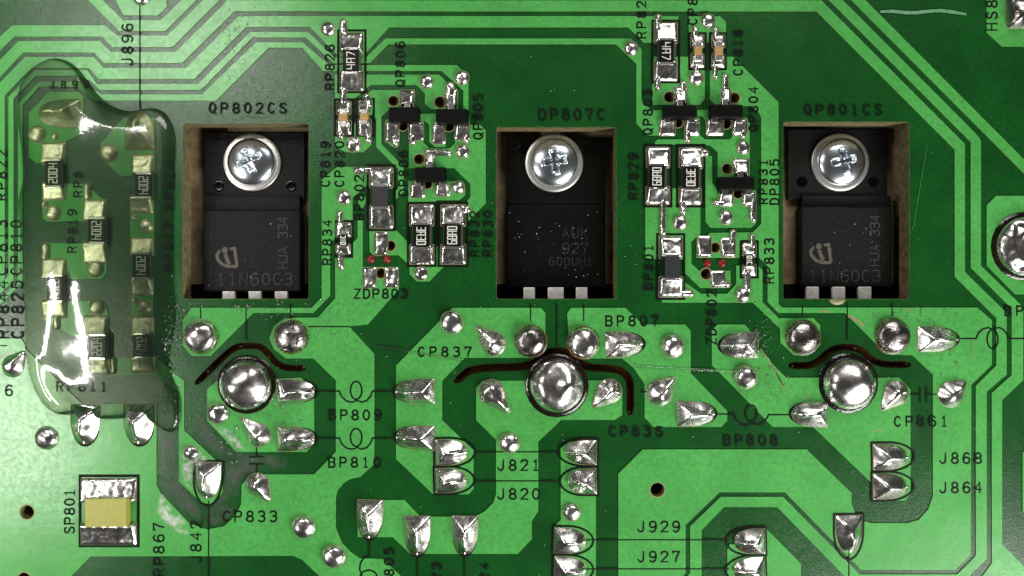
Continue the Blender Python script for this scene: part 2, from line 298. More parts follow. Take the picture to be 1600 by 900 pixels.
# ---------------------------------------------------------------- the board: copper, gaps and holes painted in order
CU = []      # copper areas
CU += [[(165,-30),(194,24.5),(248,24.5),(261,11),(261,-30)],
 [(115,-23),(187,49),(259,49),(333,-25),(310,-25),(252,32),(193,32),(136,-25)],
 [(-25,82),(20,40),(165,40),(184,56),(262,56),(343,-25),(369,-25),(270,74),(177,74),(160,57.5),(23,57.5),(-25,105)],
 # top trace that runs right, down the right side and back along the bottom
 [(-25,120),(30,64.5),(157,64.5),(174,81.5),(275,81.5),(356,1),(1283,1),(1507,225),(1507,425),(1572,489),(1572,585),(1541,612),
  (1541,873),(1501,913),(1332,913),(1214,792),(1131,792),(1096,828),(1096,960),(1060,960),(1060,915),(1078,895),(1078,822),(1126,776),(1223,776),
  (1343,897),(1495,897),(1524,868),(1524,603),(1556,571),(1556,497),(1491,432),(1491,234),(1275,18),(367,18),(285,99),(163,99),(148,82.5),(37,82.5),(-25,148)],
 [(1269,-25),(1291,-25),(1527,212),(1532,220),(1532,415),(1598,480),(1598,594),(1565,625),(1565,850),(1640,925),(1640,960),(1490,960),(1549,880),(1549,614),(1580,586),(1580,482),(1516,418),(1516,222)],
 [(1304,-25),(1326,-25),(1640,290),(1640,312)],
 [(-25,156),(40,89.5),(147,89.5),(163,106.5),(291,106.5),(373,25.5),(1060,25.5),(1060,67),(1006,67),(981,43),(608,43),(572,83),(572,89),(530,89),(485,42.5),(385,42.5),
  (304,124),(155,124),(140,107),(50,107),(8,150),(8,436),(-25,470)],
 [(14,152),(55,110),(137,110),(152,131.5),(310,131.5),(391,50.5),(482,50.5),(523,90),(572,90),(603,60.5),(985,60.5),(1002,77),(1002,157),(1018,172.5),(1055,172.5),
  (1055,212),(1011,212),(994,193),(994,100),(962,69.5),(607,69.5),(580,97),(577,99),(522,99),(478,59),(395,59),(314,141),(157,141),(143,127),(122,119),(57,119),(22,155),(22,438),(-25,485),(-25,470),(14,431)],
 [(29,163),(62,128),(120,128),(160,148),(316,148),(400,66.5),(473,66.5),(515,102),(714,102),(732,120),(732,176),(734,195),(711,195),(724,176),(724,142),(690,111),(505,111),(473,75),(420,75),(338,157.5),(150,157.5),(122,136),(62,136),(36,165),(36,440),(-25,502),(-25,494),(29,440)],
 [(523,117),(686,117),(716,144),(716,171),(674,171),(664,163),(664,146),(651,133),(579,133),(555,154),(524,154)],
 [(582,141),(642,141),(648,147),(648,168),(608,172),(596,183),(596,225),(631,261),(631,300),(617,313),(617,300),(622,295),(622,264),(588,230),(588,187),(584,180),(560,180),(560,157)],
 [(639,187),(662,187),(662,223),(671,232),(703,232),(711,224),(711,190),(734,190),(734,195),(750,195),(759,204),(759,318),(732,345),(729,345),(729,316),(735,308),(735,288),(710,263),(639,263)],
 [(656,178),(681,178),(681,190),(696,190),(696,230),(680,230),(671,222),(671,195),(660,187),(656,187)],
 [(602,187),(624,187),(624,226),(620,230),(612,229),(602,220)],
 [(524,212),(551,212),(551,193),(556,193),(556,212),(580,212),(580,227),(568,238),(537,238),(524,225)],
 [(527,261),(576,261),(576,288),(562,300),(551,310),(551,345),(524,345),(524,372),(516,381),(516,462),(490,489),(396,489),(330,556),(300,556),(286,540),(286,500),(300,481),(487,481),(503,465),(503,281)],
 [(560,307),(572,307),(572,318),(566,326),(560,320)],
 # large pour at lower left
 [(-25,529),(34,529),(40,538),(40,544),(129,631),(245,631),(245,757),(251,769),(297,818),(325,827),(350,822),(368,806),(377,788),(378,757),(393,741),(491,741),(525,706),(525,594),(490,560),(447,560),
  (428,545),(421,528),(428,510),(445,497),(497,496),(524,466),(524,403),(552,403),(552,379),(559,372),(559,344),(567,344),(567,417),(623,417),(623,452),(575,507),(546,510),(585,553),(585,725),(563,745),(548,748),(537,755),(528,766),(525,777),
  (525,825),(535,848),(548,862),(562,872),(598,873),(640,912),(640,960),(520,960),(505,905),(472,874),(458,868),(142,869),(110,902),(110,960),(-25,960)],
 [(246,561),(288,595),(288,672),(338,719),(350,722),(348,770),(330,788),(314,784),(280,752),(280,612),(246,588)],
 [(136,558),(246,558),(246,585),(136,585)],
 [(324,608),(341,594),(430,592),(470,590),(491,605),(491,694),(479,706),(370,706),(324,657)],
 [(707,481),(845,481),(852,489),(852,548),(832,559),(726,559),(691,595),(691,656),(722,686),(740,703),(740,764),(732,772),(677,772),(619,717),(619,571)],
 [(744,606),(754,595),(958,594),(972,608),(972,648),(960,656),(877,656),(841,690),(841,798),(831,814),(831,842),(809,865),(641,865),(614,839),(559,839),(559,781),(632,781),(657,807),(742,807),(757,799),(771,785),(775,772),(775,687),(744,656)],
 [(886,490),(892,481),(977,481),(1004,507),(1070,507),(1079,517),(1079,583),(1136,642),(1136,657),(1127,667),(1021,667),(1007,652),(1007,600),(990,575),(972,560),(905,560),(890,545)],
 [(1112,516),(1121,507),(1163,507),(1182,528),(1184,545),(1228,590),(1404,590),(1422,609),(1422,772),(1414,782),(1363,782),(1363,756),(1270,667),(1207,667),(1118,576),(1112,571)],
 [(1076,26),(1125,26),(1134,34),(1134,67),(1076,67)],
 [(1019,89),(1101,89),(1101,155),(1093,164),(1019,164)],
 # pour that runs from the right component group round to the bottom centre
 [(1109,89),(1145,89),(1216,160),(1216,475),(1222,480.5),(1526,480.5),(1549,500),(1549,570),(1517,601),(1516,867),(1492,890),(1345,890),(1226,769),(1124,769),(1071,820),(1071,895),(1045,925),(1045,960),(966,960),(966,740),(1004,702),(1260,702),
  (1330,770),(1330,787),(1336,803),(1347,813),(1360,817),(1417,817),(1435,812),(1450,795),(1457,775),(1457,585),(1425,555),(1385,554),(1320,489),(1216,489),(1199,472),(1199,416),(1184,401),(1184,375),(1157,375),(1157,403),(1088,403),(1088,384),(1109,364),(1176,363),(1189,350),(1189,184),(1184,174),(1172,166),(1117,164),(1109,156)],
 [(1150,415),(1184,415),(1191,422),(1191,472),(1216,497),(1270,497),(1281,508),(1281,540),(1262,556),(1240,555),(1219,535),(1218,513),(1176,473),(1035,473),(1032,465),(1069,440),(1095,459),(1136,459),(1150,444)],
 [(1008,322),(1049,322),(1049,294),(1057,294),(1057,322),(1094,322),(1094,365),(1080,378),(1080,412),(1092,423),(1141,423),(1141,441),(1134,450),(1094,450),(1069,426),(1069,405),(1020,405),(1008,403)],
 [(1102,243),(1112,244),(1113,287),(1124,297),(1181,297),(1181,349),(1173,356),(1110,356),(1102,347)],
 [(1023,222),(1028,218),(1069,218),(1069,184),(1093,184),(1093,211),(1101,218),(1140,218),(1144,213),(1144,184),(1166,184),(1171,190),(1171,276),(1121,277),(1121,238),(1110,228),(1100,226),(1023,226)],
 [(1089,172),(1112,172),(1112,183),(1130,183),(1130,212),(1103,212),(1103,190),(1097,182),(1089,182)],
 [(640,413),(681,413),(681,385),(687,385),(687,413),(697,413),(671,440),(651,440),(640,428)],
 [(638,283),(716,283),(727,295),(727,305),(718,313),(683,313),(678,317),(638,317)],
 [(577,358),(618,358),(636,377),(636,411),(623,399),(583,399),(578,393)],
 [(1541,321),(1556,306),(1640,306),(1640,460),(1586,460),(1541,415)],
 [(1541,-25),(1541,51),(1565,73),(1640,73),(1640,-25)],
 [(1597,706),(1640,706),(1640,800),(1597,800)],
 [(876,700),(890,690),(931,690),(931,960),(866,960),(866,822),(876,812)],
 [(1197,826),(1251,880),(1251,960),(1136,960),(1136,858),(1140,850),(1197,850)],
 # under the clear resin
 [(46,177),(77,144),(124,144),(131,151),(131,205),(118,215),(105,220),(105,255),(57,255),(46,246)],
 [(158,224),(194,184),(242,184),(242,275),(189,275),(158,246)],
 [(67,287),(135,287),(156,307),(168,314),(168,345),(126,346),(73,346),(67,340)],
 [(68,384),(75,380),(168,380),(168,425),(160,436),(68,436)],
 [(67,470),(140,470),(166,475),(170,491),(170,525),(114,525),(67,498)],
 [(204,308),(241,308),(241,399),(204,399)], [(206,434),(239,434),(240,524),(206,524)]]
def strip_poly(pts, hw):
    V, F = ribbon(pts, hw, 0.0); n = len(V) // 2
    L = [V[2 * i] for i in range(n)] + [V[2 * i + 1] for i in range(n - 1, -1, -1)]
    return [(v.x * 100 + 800, 450 - v.y * 100) for v in L]
HOLES = [[(286,193),(482,193),(482,467),(286,467)], [(776,199.5),(962,199.5),(962,467),(776,467)], [(1224,191),(1420,191),(1420,467),(1224,467)]]
VIAS = [(1027,765,11),(43,800,11),(615,158,8),(630,197,7.5),(688,160,9),(702,198,7.5),(1046,152,8.5),(1059,192,7.5),(1147,153,8.5),(1134,193,8.5),(655,249,8),(668,288,7),(1136,264,8),(1153,303,7),(610,384,8),(595,427,8),(1117,387,8),(1103,428,8.5),(38,904,10)]
HOLES += [circle(x, y, r, n=18) for x, y, r in VIAS]
SLOTS = [([(306,599.5),(360,547),(374,540.5),(402,540),(413,545.5),(437,574),(477,576)], 5.2),
         ([(711,597),(737,575),(832,573),(846,556),(862,549),(880,549),(896,556),(914,574),(958,576),(972,580),(982,590),(985,604),(985,648)], 6.2),
         ([(1233,571),(1272,571),(1302,543.5),(1340,542),(1371,569),(1422,570)], 5.5)]
def round_strip(pts, hw):
    L = strip_poly(pts, hw); n = len(L) // 2
    def cap(a, b):
        a = Vector(a); b = Vector(b); c = (a + b) / 2; u = (a - c); o = []
        for k in range(1, 6):
            t = math.pi * k / 6; o.append((c.x + u.x * math.cos(t) - u.y * math.sin(t), c.y + u.x * math.sin(t) + u.y * math.cos(t)))
        return o
    def out(a, b, inner):
        c = cap(a, b); m = Vector(c[2])
        if (m - Vector(inner)).length < (Vector(a) + Vector(b) - Vector(inner) * 2).length / 2: c = [tuple(Vector(a) + Vector(b) - Vector(q)) for q in cap(a, b)][::-1]
        return c
    A, B = L[:n], L[n:]
    return A + out(A[-1], B[0], pts[-2]) + B + out(B[-1], A[0], pts[1])
def shrink_ends(p, d):
    p = [Vector(q) for q in p]; a = p[0] + (p[1] - p[0]).normalized() * d; b = p[-1] + (p[-2] - p[-1]).normalized() * d
    return [tuple(a)] + [tuple(q) for q in p[1:-1]] + [tuple(b)]
def soften(P, it=2):
    for _ in range(it):
        Q = [P[0]]
        for a, b in zip(P[:-1], P[1:]): Q += [(a[0] * .78 + b[0] * .22, a[1] * .78 + b[1] * .22), (a[0] * .22 + b[0] * .78, a[1] * .22 + b[1] * .78)]
        P = Q + [P[-1]]
    return P
SLOT_OUT = [round_strip(soften(shrink_ends(p, w * 1.2)), w) for p, w in SLOTS]
HOLES += SLOT_OUT
HOLES[0:3] = [rrect(q[0][0], q[0][1], q[2][0], q[2][1], 3.5) for q in HOLES[0:3]]
OUT = [(-60,-60),(1660,-60),(1660,960),(-60,960)]
layers = [(OUT, 'L')] + [(p, 'C') for p in CU] + [(circle(386,601,45), 'L'), (circle(870,602,50), 'L'), (circle(1325,599,46), 'L'), (circle(1601,385,54), 'L')] + [(p, 'H') for p in HOLES]
verts, faces = [], []
for p, k in layers:
    faces.append(list(range(len(verts), len(verts) + len(p)))); verts += [Vector((min(1660, max(-60, x)), min(960, max(-60, y)))) for x, y in p]
r = delaunay_2d_cdt(verts, [], faces, 0, 0.01)
BV = np.array([(v[0], v[1]) for v in r[0]]); BT = [list(f) for f in r[2]]
cen = np.array([BV[f].mean(0) for f in BT]); st = np.array([' '] * len(BT))
for p, k in layers: st[pip(cen, [(min(1660, max(-60, x)), min(960, max(-60, y))) for x, y in p])] = k
board = empty('circuit_board', (0, 0, 0), 'green printed circuit board with light copper tracks and black printed codes', 'circuit board')
TH = 0.30
def ccw(f):
    a, b, c = BV[f[0]], BV[f[1]], BV[f[2]]
    return f if (b[0]-a[0])*(c[1]-a[1])-(b[1]-a[1])*(c[0]-a[0]) < 0 else f[::-1]   # y points down in pixels
BT = [ccw(f) for f in BT]
def w2(p, z): return Vector(((p[0] - 800) / 100, (450 - p[1]) / 100, z))
# laminate: top sheet, walls of the openings, underside
V, F, mi, idx = [], [], [], {}
def vid(i, z):
    if (i, z) not in idx: idx[(i, z)] = len(V); V.append(w2(BV[i], z))
    return idx[(i, z)]
edges = {}
for f, s in zip(BT, st):
    if s in 'LC':
        F.append([vid(i, 0.0) for i in f]); mi.append(0)
        F.append([vid(i, -TH) for i in f[::-1]]); mi.append(2)
        for a, b in ((f[0], f[1]), (f[1], f[2]), (f[2], f[0])): edges[(a, b)] = 1
slot_pts = [circle(386,576,110,60), circle(850,590,150,70), circle(1325,570,110,60)]
for (a, b) in edges:
    if (b, a) not in edges:
        c = (BV[a] + BV[b]) / 2
        is_slot = any(pip(np.array([c]), q)[0] for q in slot_pts)
        F.append([vid(b, 0.0), vid(a, 0.0), vid(a, -TH), vid(b, -TH)]); mi.append(3 if is_slot else 1)
mk('laminate', V, F, [M['lam'], M['cut'], M['void'], M['slot']], board, False, mi)
# copper areas, each its own piece with a bevelled, thinly covered edge
T = 0.013
par = list(range(len(BT)))
def find(i):
    while par[i] != i: par[i] = par[par[i]]; i = par[i]
    return i
em = {}
for i, f in enumerate(BT):
    if st[i] == 'C':
        for a, b in ((f[0], f[1]), (f[1], f[2]), (f[2], f[0])):
            k = (min(a, b), max(a, b))
            if k in em: par[find(i)] = find(em[k])
            else: em[k] = i
groups = {}
for i in range(len(BT)):
    if st[i] == 'C': groups.setdefault(find(i), []).append(i)
for g in groups.values():
    bm = bmesh.new(); vm = {}
    for i in g:
        vs = []
        for j in BT[i]:
            if j not in vm: vm[j] = bm.verts.new(w2(BV[j], T))
            vs.append(vm[j])
        bm.faces.new(vs)
    bnd = [e for e in bm.edges if len(e.link_faces) == 1]
    bv = {v for e in bnd for v in e.verts}
    res = bmesh.ops.inset_region(bm, faces=list(bm.faces), thickness=0.009, use_boundary=True, use_even_offset=True)
    for f in res['faces']: f.material_index = 1
    for e in [e for e in bm.edges if len(e.link_faces) == 1]:
        for v in e.verts: v.co.z = 0.0005
    name = 'copper_pour' if sum(f.calc_area() for f in bm.faces) > 1.2 else 'copper_track'
    mk_bm(name, bm, [M['copper'], M['edge']], board, False)

for q in SLOT_OUT:
    field('slot_varnish', ring_out(q, 1.2), 2.2, lambda a, b, d: -0.024 * min(d, 5.0) - 0.010 * nz(a, b, 0.06, 3), M['slot'], board, 0.0022)
for x, y, r in VIAS[2:-1]:
    field('glue_plug', circle(x, y, r - 0.2, n=18), 2, lambda a, b, d: -0.012 * d, M['plug'], board, -0.05)
for x, y, r in VIAS:
    V = [W(*p, 0) for p in circle(x, y, r + 0.1, n=20)] + [W(*p, 0) for p in circle(x, y, r + 1.7, n=20)]
    for v in V: v.z = 0.0146
    mk('hole_rim', V, [(i, (i + 1) % 20, 20 + (i + 1) % 20, 20 + i) for i in range(20)], M['rim'], board, False)
for q in HOLES[:3]:
    P = resample(q, 6); A = [W(*p, 0) for p in P]; c = sum(A, Vector()) / len(A)
    B = [a + (a - c).normalized() * (0.006 + 0.022 * abs(nz(p[0], p[1], 0.12, 4))) for a, p in zip(A, P)]; V = A + B; n = len(A)
    for k, v in enumerate(V): v.z = 0.0015 if k >= n else -0.004
    mk('cut_edge', V, [(i, (i + 1) % n, n + (i + 1) % n, n + i) for i in range(n)], M['lip'], board, False)
# ---------------------------------------------------------------- printed codes and lines
def arc(cx, cy, rx, ry, a0, a1, n=10):
    return [(cx + rx * math.cos(math.radians(a0 + (a1 - a0) * i / n)), cy + ry * math.sin(math.radians(a0 + (a1 - a0) * i / n))) for i in range(n + 1)]
six = [(3.7,5.3),(2.9,6),(1.6,6),(.5,5),(0,3.3),(0,1.8),(.5,.5),(1.5,0),(2.6,0),(3.6,.6),(4,1.8),(3.6,3),(2.6,3.5),(1.4,3.4),(.3,2.5)]
G = {'0': [('c', arc(2,3,2,3,0,345,14))], '1': [[(.8,4.9),(2,6),(2,0)],[(.9,0),(3.1,0)]],
 '2': [[(0,4.6),(.3,5.5),(1.3,6),(2.7,6),(3.7,5.5),(4,4.6),(3.7,3.6),(0,0),(4,0)]],
 '3': [[(.1,5.2),(.8,5.9),(2.2,6),(3.4,5.6),(3.8,4.6),(3.4,3.6),(2.4,3.2),(1.5,3.2)],[(2.4,3.2),(3.6,2.7),(4,1.6),(3.5,.5),(2.2,0),(.9,.1),(0,.8)]],
 '4': [[(3,0),(3,6),(0,1.9),(4,1.9)]], '5': [[(3.7,6),(.5,6),(.2,3.3),(1.2,3.8),(2.6,3.8),(3.7,3.1),(4,2),(3.6,.7),(2.5,0),(1.2,0),(0,.9)]],
 '6': [six], '9': [[(4 - x, 6 - y) for x, y in six]], '7': [[(0,5.1),(0,6),(4,6),(2.3,2.8),(1.7,0)]],
 '8': [('c', arc(2,4.55,1.7,1.45,0,340,12)), ('c', arc(2,1.55,2,1.55,0,340,12))],
 'A': [[(0,0),(2,6),(4,0)],[(.8,2),(3.2,2)]], 'B': [('c', [(0,0),(0,6),(2.6,6),(3.6,5.5),(3.8,4.6),(3.3,3.5),(2.6,3.2),(3.7,2.5),(4,1.6),(3.6,.5),(2.6,0)]),[(.3,3.2),(2.4,3.2)]],
 'C': [arc(2.1,3,2.1,3,42,318,12)], 'D': [('c', [(0,0),(0,6),(2,6),(3.4,5.2),(4,3.8),(4,2.2),(3.4,.8),(2,0)])],
 'E': [[(4,6),(0,6),(0,0),(4,0)],[(0,3.1),(3,3.1)]], 'H': [[(0,0),(0,6)],[(4,0),(4,6)],[(0,3.1),(4,3.1)]], 'J': [[(3.4,6),(3.4,1.6),(2.8,.4),(1.7,0),(.6,.4),(0,1.5)]],
 'K': [[(0,0),(0,6)],[(4,6),(.2,2.4)],[(1.4,3.5),(4,0)]], 'N': [[(0,0),(0,6),(4,0),(4,6)]], 'P': [[(0,0),(0,6),(2.8,6),(3.8,5.4),(4,4.4),(3.6,3.3),(2.6,2.8),(.2,2.8)]],
 'Q': [('c', arc(2,3,2,3,0,345,14)),[(2.2,1.7),(4.2,-.5)]], 'R': [[(0,0),(0,6),(2.8,6),(3.8,5.4),(4,4.5),(3.6,3.4),(2.6,3),(.2,3)],[(2.3,3),(4,0)]],
 'S': [[(3.8,5),(3.2,5.8),(2,6),(.8,5.7),(.2,4.7),(.7,3.6),(2,3.1),(3.4,2.6),(4,1.5),(3.4,.4),(2,0),(.7,.2),(0,1.1)]], 'U': [[(0,6),(0,1.6),(.7,.4),(2,0),(3.3,.4),(4,1.6),(4,6)]], 'Z': [[(0,6),(4,6),(0,0),(4,0)]]}
SQ = {'0': [('c', [(0,0),(4,0),(4,6),(0,6)])], '1': [[(2,0),(2,6)]], '2': [[(0,6),(4,6),(4,3),(0,3),(0,0),(4,0)]], '3': [[(0,6),(4,6),(4,0),(0,0)],[(.8,3),(3.5,3)]],
 '4': [[(0,6),(0,2.6),(3.5,2.6)],[(4,6),(4,0)]], '6': [[(4,6),(0,6),(0,0),(4,0),(4,3.3),(.5,3.3)]], '8': [('c', [(0,0),(4,0),(4,6),(0,6)]),[(.5,3),(3.5,3)]],
 'R': [[(0,0),(0,6),(4,6),(4,0)],[(.5,2.8),(3.5,2.8)]], '7': [[(0,6),(4,6),(4,4.5),(1.5,0)]], 'C': [[(4,6),(0,6),(0,0),(4,0)]], 'E': [[(4,6),(0,6),(0,0),(4,0)],[(.5,3),(3.4,3)]]}
def text_mesh(s, x, y, h, pitch, rot, hw, z, glyphs=G, aspect=0.155, V=None, F=None):
    """rot 0 reads right, 90 reads upwards, -90 reads downwards; (x, y) is the first letter's foot in pixels."""
    V = [] if V is None else V; F = [] if F is None else F
    u = h / 6; uw = h * aspect; zz = z
    for k, ch in enumerate(s):
        if ch not in glyphs: continue
        for item in glyphs[ch]:
            closed = item[0] == 'c'; pts = item[1] if closed else item; q = []
            for a, b in pts:
                du = k * pitch + a * uw; dv = b * u
                q.append({0: (x + du, y - dv), 90: (x - dv, y - du), -90: (x + dv, y + du)}[rot])
            ribbon(q, hw, zz, closed, V, F); zz += 0.00025
            if zz > z + 0.001: zz = z
    return V, F
def code(s, x, y, h, pitch, rot=0, hw=1.35):
    V, F = text_mesh(s, x, y, h, pitch, rot, hw, 0.0165); up = [f for f in F]
    mk('printed_code', V, up, M['ink'], board, False, None, 'black printed code ' + s)
for a in [('QP802CS',327,176,15,18.4),('QP801CS',1258,179,15,18.4),('DP807C',843,187,16,18.3),('ZDP803',554,466,14,14.6),('CP837',654,557,14.5,18.3),('BP807',947,509,15,18),('BP809',515,656,15,17.6),
          ('BP810',514,730,15,17.6),('CP835',953,682,15,18.2),('BP808',1132,696,15,18.3),('CP861',1398,666,15,18.2),('J868',1469,724,16,18.2),('J864',1469,770,16,18.2),('J821',778,735,16,18.2),('J820',778,780,16,18.2),
          ('J929',997,831,16,18.2),('J927',997,878,16,18.2),('CP833',349,815,16,18.3),('6',9,618,16,18),('BP80',1571,493,14.5,18),('J895',78,137,10,18),('RP811',89,611,14,17)]: code(*a)
for a in [('J896',207,101,16,17.8),('RP826',522,139,13.5,15),('QP806',632,134,13.5,15),('QP805',754,217,14,15),('CP819',515,291,13.5,15.2),('CP820',537,291,13.5,15.2),('BP802',568,343,13.5,15),('DP806',637,305,13.5,15),
          ('RP834',518,413,13.5,15),('RP832',748,400,13.5,15.2),('RP830',769,400,13.5,15.2),('RP828',1009,59,13.5,16),('CP817',1089,38,13.5,15.5),('CP818',1160,117,13.5,15.2),('QP803',1019,210,13.5,15),('QP804',1184,205,13.5,15),
          ('RP829',997,311,14,15.4),('RP831',1199,318,12,15),('DP805',1217,319,13.5,15.2),('RP833',1209,442,14,15),('BP801',1020,452,13.5,15),('ZDP802',1119,538,14,15),('SP801',116,833,15,14.6),('RP867',256,900,16,18),('J842',314,879,16,18),
          ('HS8',1558,47,16,18),('BP805',615,932,14,16.5),('J923',689,940,13,17),('J924',764,940,13,17),('RP814',272,327,13,16),('RP813',270,422,13,16),('CP810',33,429,16,18.5),('CP813',10,429,16,18.5),('CP825',35,528,17,19.5),
          ('RP844',12,528,17,19.5),('RP822',9,312,14,17),('RP819',119,394,13,14.5),('RP8',128,307,12.5,15)]: code(*a, rot=90)
def line(pts, hw=1.3, closed=False, name='printed_line'):
    V, F = ribbon(pts, hw, 0.0158 + random.random() * 0.0006, closed); return mk(name, V, F, M['ink'], board, False)
def symbol(name, strokes, hw=1.25):
    V, F = [], []
    for k, (p, c) in enumerate(strokes): ribbon(p, hw, 0.0157 + 0.0002 * k, c, V, F)
    return mk(name, V, F, M['ink'], board, False)
line([(218.5,6),(218.5,171)], 1.4)
for y in (611, 684.5):
    symbol('coil_symbol', [([(494,y),(530,y),(534,y+9),(541,y+15.5),(550,y+17.5),(558,y+15)], False), (arc(556.5,y-1,9,14,0,345,18), True), ([(559,y+15),(565,y+17.5),(573,y+15),(579,y+8),(582,y),(620,y)], False)])
symbol('coil_symbol', [([(1115,647),(1147,647),(1150,656),(1157,663),(1166,665),(1173,662)], False), (arc(1174,646,9,13,0,345,18), True), ([(1176,662),(1184,664),(1192,661),(1198,654),(1201,648),(1236,648)], False)])
symbol('coil_symbol', [([(1496,529),(1525,529),(1529,520),(1536,514),(1544,512),(1550,514)], False), (arc(1551,530,8.5,15,0,345,18), True), ([(1554,513),(1562,512),(1569,516),(1574,523),(1576,529),(1640,529)], False)])
symbol('coil_symbol', [([(578,868),(569,871),(563,880),(562,890),(566,900)], False), (arc(576,901,13,10,0,345,16), True)])
symbol('capacitor_symbol', [([(401,700),(401,712)], False), ([(390,714),(412,714)], False), ([(390,725),(412,725)], False), ([(401,727),(401,738)], False)])
symbol('capacitor_symbol', [([(1422,616),(1436,616)], False), ([(1438,606),(1438,628)], False), ([(1448,606),(1448,628)], False), ([(1450,616),(1463,616)], False)])
for p in [[(742,706),(869,706)],[(741,751.5),(869,751.5)],[(912,843.5),(1138,843.5)],[(914,889),(1138,889)],[(326,783),(326,940)],[(313.5,482),(313.5,497)],[(384.5,481),(384.5,531)],[(454,475),(454,497)],[(829,475),(829,501)],[(870,475),(870,545)],
          [(912,475),(912,501)],[(1254,479),(1254,491)],[(1324,475),(1324,531)],[(1394,475),(1394,493)],[(576.5,838),(576.5,868)],[(652,866),(652,940)],[(725.5,866),(725.5,940)],[(1326.5,866),(1326.5,940)],[(483,510.3),(546,510.3)],[(-20,540),(10,540)],[(1013,612),(1002,612)]]: line(p)
def frame(x0, y0, x1, y1, hw=1.7): line([(x0,y0),(x1,y0),(x1,y1),(x0,y1)], hw, True, 'printed_outline')

# ---------------------------------------------------------------- solder joints of the board
def seed_of(x, y): return (x * 0.731 + y * 1.37) % 97
def dome_f(x, y, R, h, wob, p=0.5):
    s = seed_of(x, y)
    def f(a, b, d):
        t = min(d / R, 1.0)
        return h * (1 - (1 - t) ** 2) ** p * (1 + wob * nz(a, b, 1.4 / R, s)) + 0.10 * wob * h * t * nz(a, b, 2.6 / R, s + 9)
    return f
def ring(poly, g):
    c = np.array(poly).mean(0); return [tuple(c + (np.array(p) - c) * (1 + g / max(4, np.linalg.norm(np.array(p) - c)))) for p in poly]
def rimmed(name, poly, step, f, mat, parent, label=None, g=0.9, z0=0.0142):
    """Solder with the thin bare rim of its pad showing round it."""
    V, F = field_mesh(poly, step, f, z0); n = len(V); mi = [0] * len(F)
    R = ring(poly, g); k = len(R)
    V2 = [Vector((*W(x, y, 0).xy, z0)) for x, y in R] + [Vector((*W(x, y, 0).xy, z0 + 0.004)) for x, y in poly]
    for i in range(k):
        j = (i + 1) % k; q = [n + i, n + j, n + k + j, n + k + i]
        a, b, c = V2[i], V2[j], V2[k + j]
        F.append(q if (b - a).cross(c - a).z > 0 else q[::-1]); mi.append(1)
    return mk(name, V + V2, F, [mat, M['rim']], parent, True, mi, label)
def dome(x, y, r, ry=None, h=None, mat='solder', wob=0.16, label=None, step=None):
    ry = ry or r; h = h or 0.0062 * min(r, ry)
    poly = [(px + 0.5 * nz(px, py, 0.2, 3), py + 0.5 * nz(px, py, 0.2, 8)) for px, py in circle(x, y, r, ry, 24)]
    return rimmed('solder_joint', poly, step or max(1.6, r / 7), dome_f(x, y, min(r, ry), h, wob), M[mat], board, label)
for x, y, rr in [(513,46,11),(667,128,11),(722,122,11),(553,226,12),(723,237,11),(716,293,10),(538,309,11),(658,427,11),(986,76,11),(1106,33,11),(1087.5,122.5,11.5),(1160.5,231,10.5),(1062.5,348,11.3),(1134,340,11.3),(1160,461,11.5),
                 (1051,541,18),(706,504,18),(796,692,16),(893,800,13.5),(475,823,18),(522,869,18),(74,684,18),(299,707,11.5),(341,646,16.5)]: dome(x, y, rr)
dome(1165,589,18,h=0.15); dome(45,925,18); dome(222,-4,13)
for x, y, rr, m in [(314,526,26,'solder'),(455,526,26,'dull'),(829,533,24.5,'dull'),(912,535,24.5,'solder'),(1254,527,26.5,'dull'),(1394,525,27,'dull')]:
    field('flux_ring', circle(x, y, rr + 2.6, n=30), 3, lambda a, b, d: 0.016 * min(d / 3, 1), M['plug'], board, 0.006)
    dome(x, y, rr, mat=m, h=0.17, wob=0.2, step=2.6, label='large %s solder joint under a transistor lead' % ('shiny' if m == 'solder' else 'dull dark'))
for x, y, rr, hh in [(386,601,40,0.30),(870,602,43,0.26),(1325,599,41,0.31)]:
    field('flux_ring', circle(x, y, rr + 6.5, n=36), 4, lambda a, b, d: 0.03 * min(d / 4, 1), M['burn'], board, 0.006)
    dome(x, y, rr, mat='solder', h=hh, wob=0.14 if x != 870 else 0.4, step=3, label='very large round solder blob beside a milled slot')
# the cratered joint at the right edge
field('flux_ring', circle(1601, 385, 54, n=40), 4, lambda a, b, d: 0.03 * min(d / 4, 1), M['burn'], board, 0.006)
def crater(a, b, d):
    rr = math.hypot(a - 1601, b - 385)
    return 0.16 * (1 - min(1, max(0, (rr - 24) / 23)) ** 2) ** 0.5 * (1 if rr > 20 else 0.35 + 0.65 * (rr / 20) ** 2) * (1 + 0.25 * nz(a, b, 0.08, 5))
rimmed('solder_joint', circle(1601, 385, 47, n=40), 2.6, crater, M['solder'], board, 'ring shaped cratered solder joint at the board edge')
rimmed('solder_joint', rrect(1571, -30, 1640, 45, 5), 4, dome_f(1600, 10, 30, 0.2, 0.4), M['dull'], board, 'large dark square cornered solder joint')
def teardrop(cx, cy, R, tx, ty, tr=4):
    d = math.hypot(tx - cx, ty - cy); a = math.atan2(ty - cy, tx - cx); be = math.acos((R - tr) / d); o = []
    n = 18
    for k in range(n + 1):
        t = a + be + (2 * math.pi - 2 * be) * k / n; o.append((cx + R * math.cos(t), cy + R * math.sin(t)))
    for k in range(5):
        t = a - be + 2 * be * k / 4; o.append((tx + tr * math.cos(t), ty + tr * math.sin(t)))
    return o
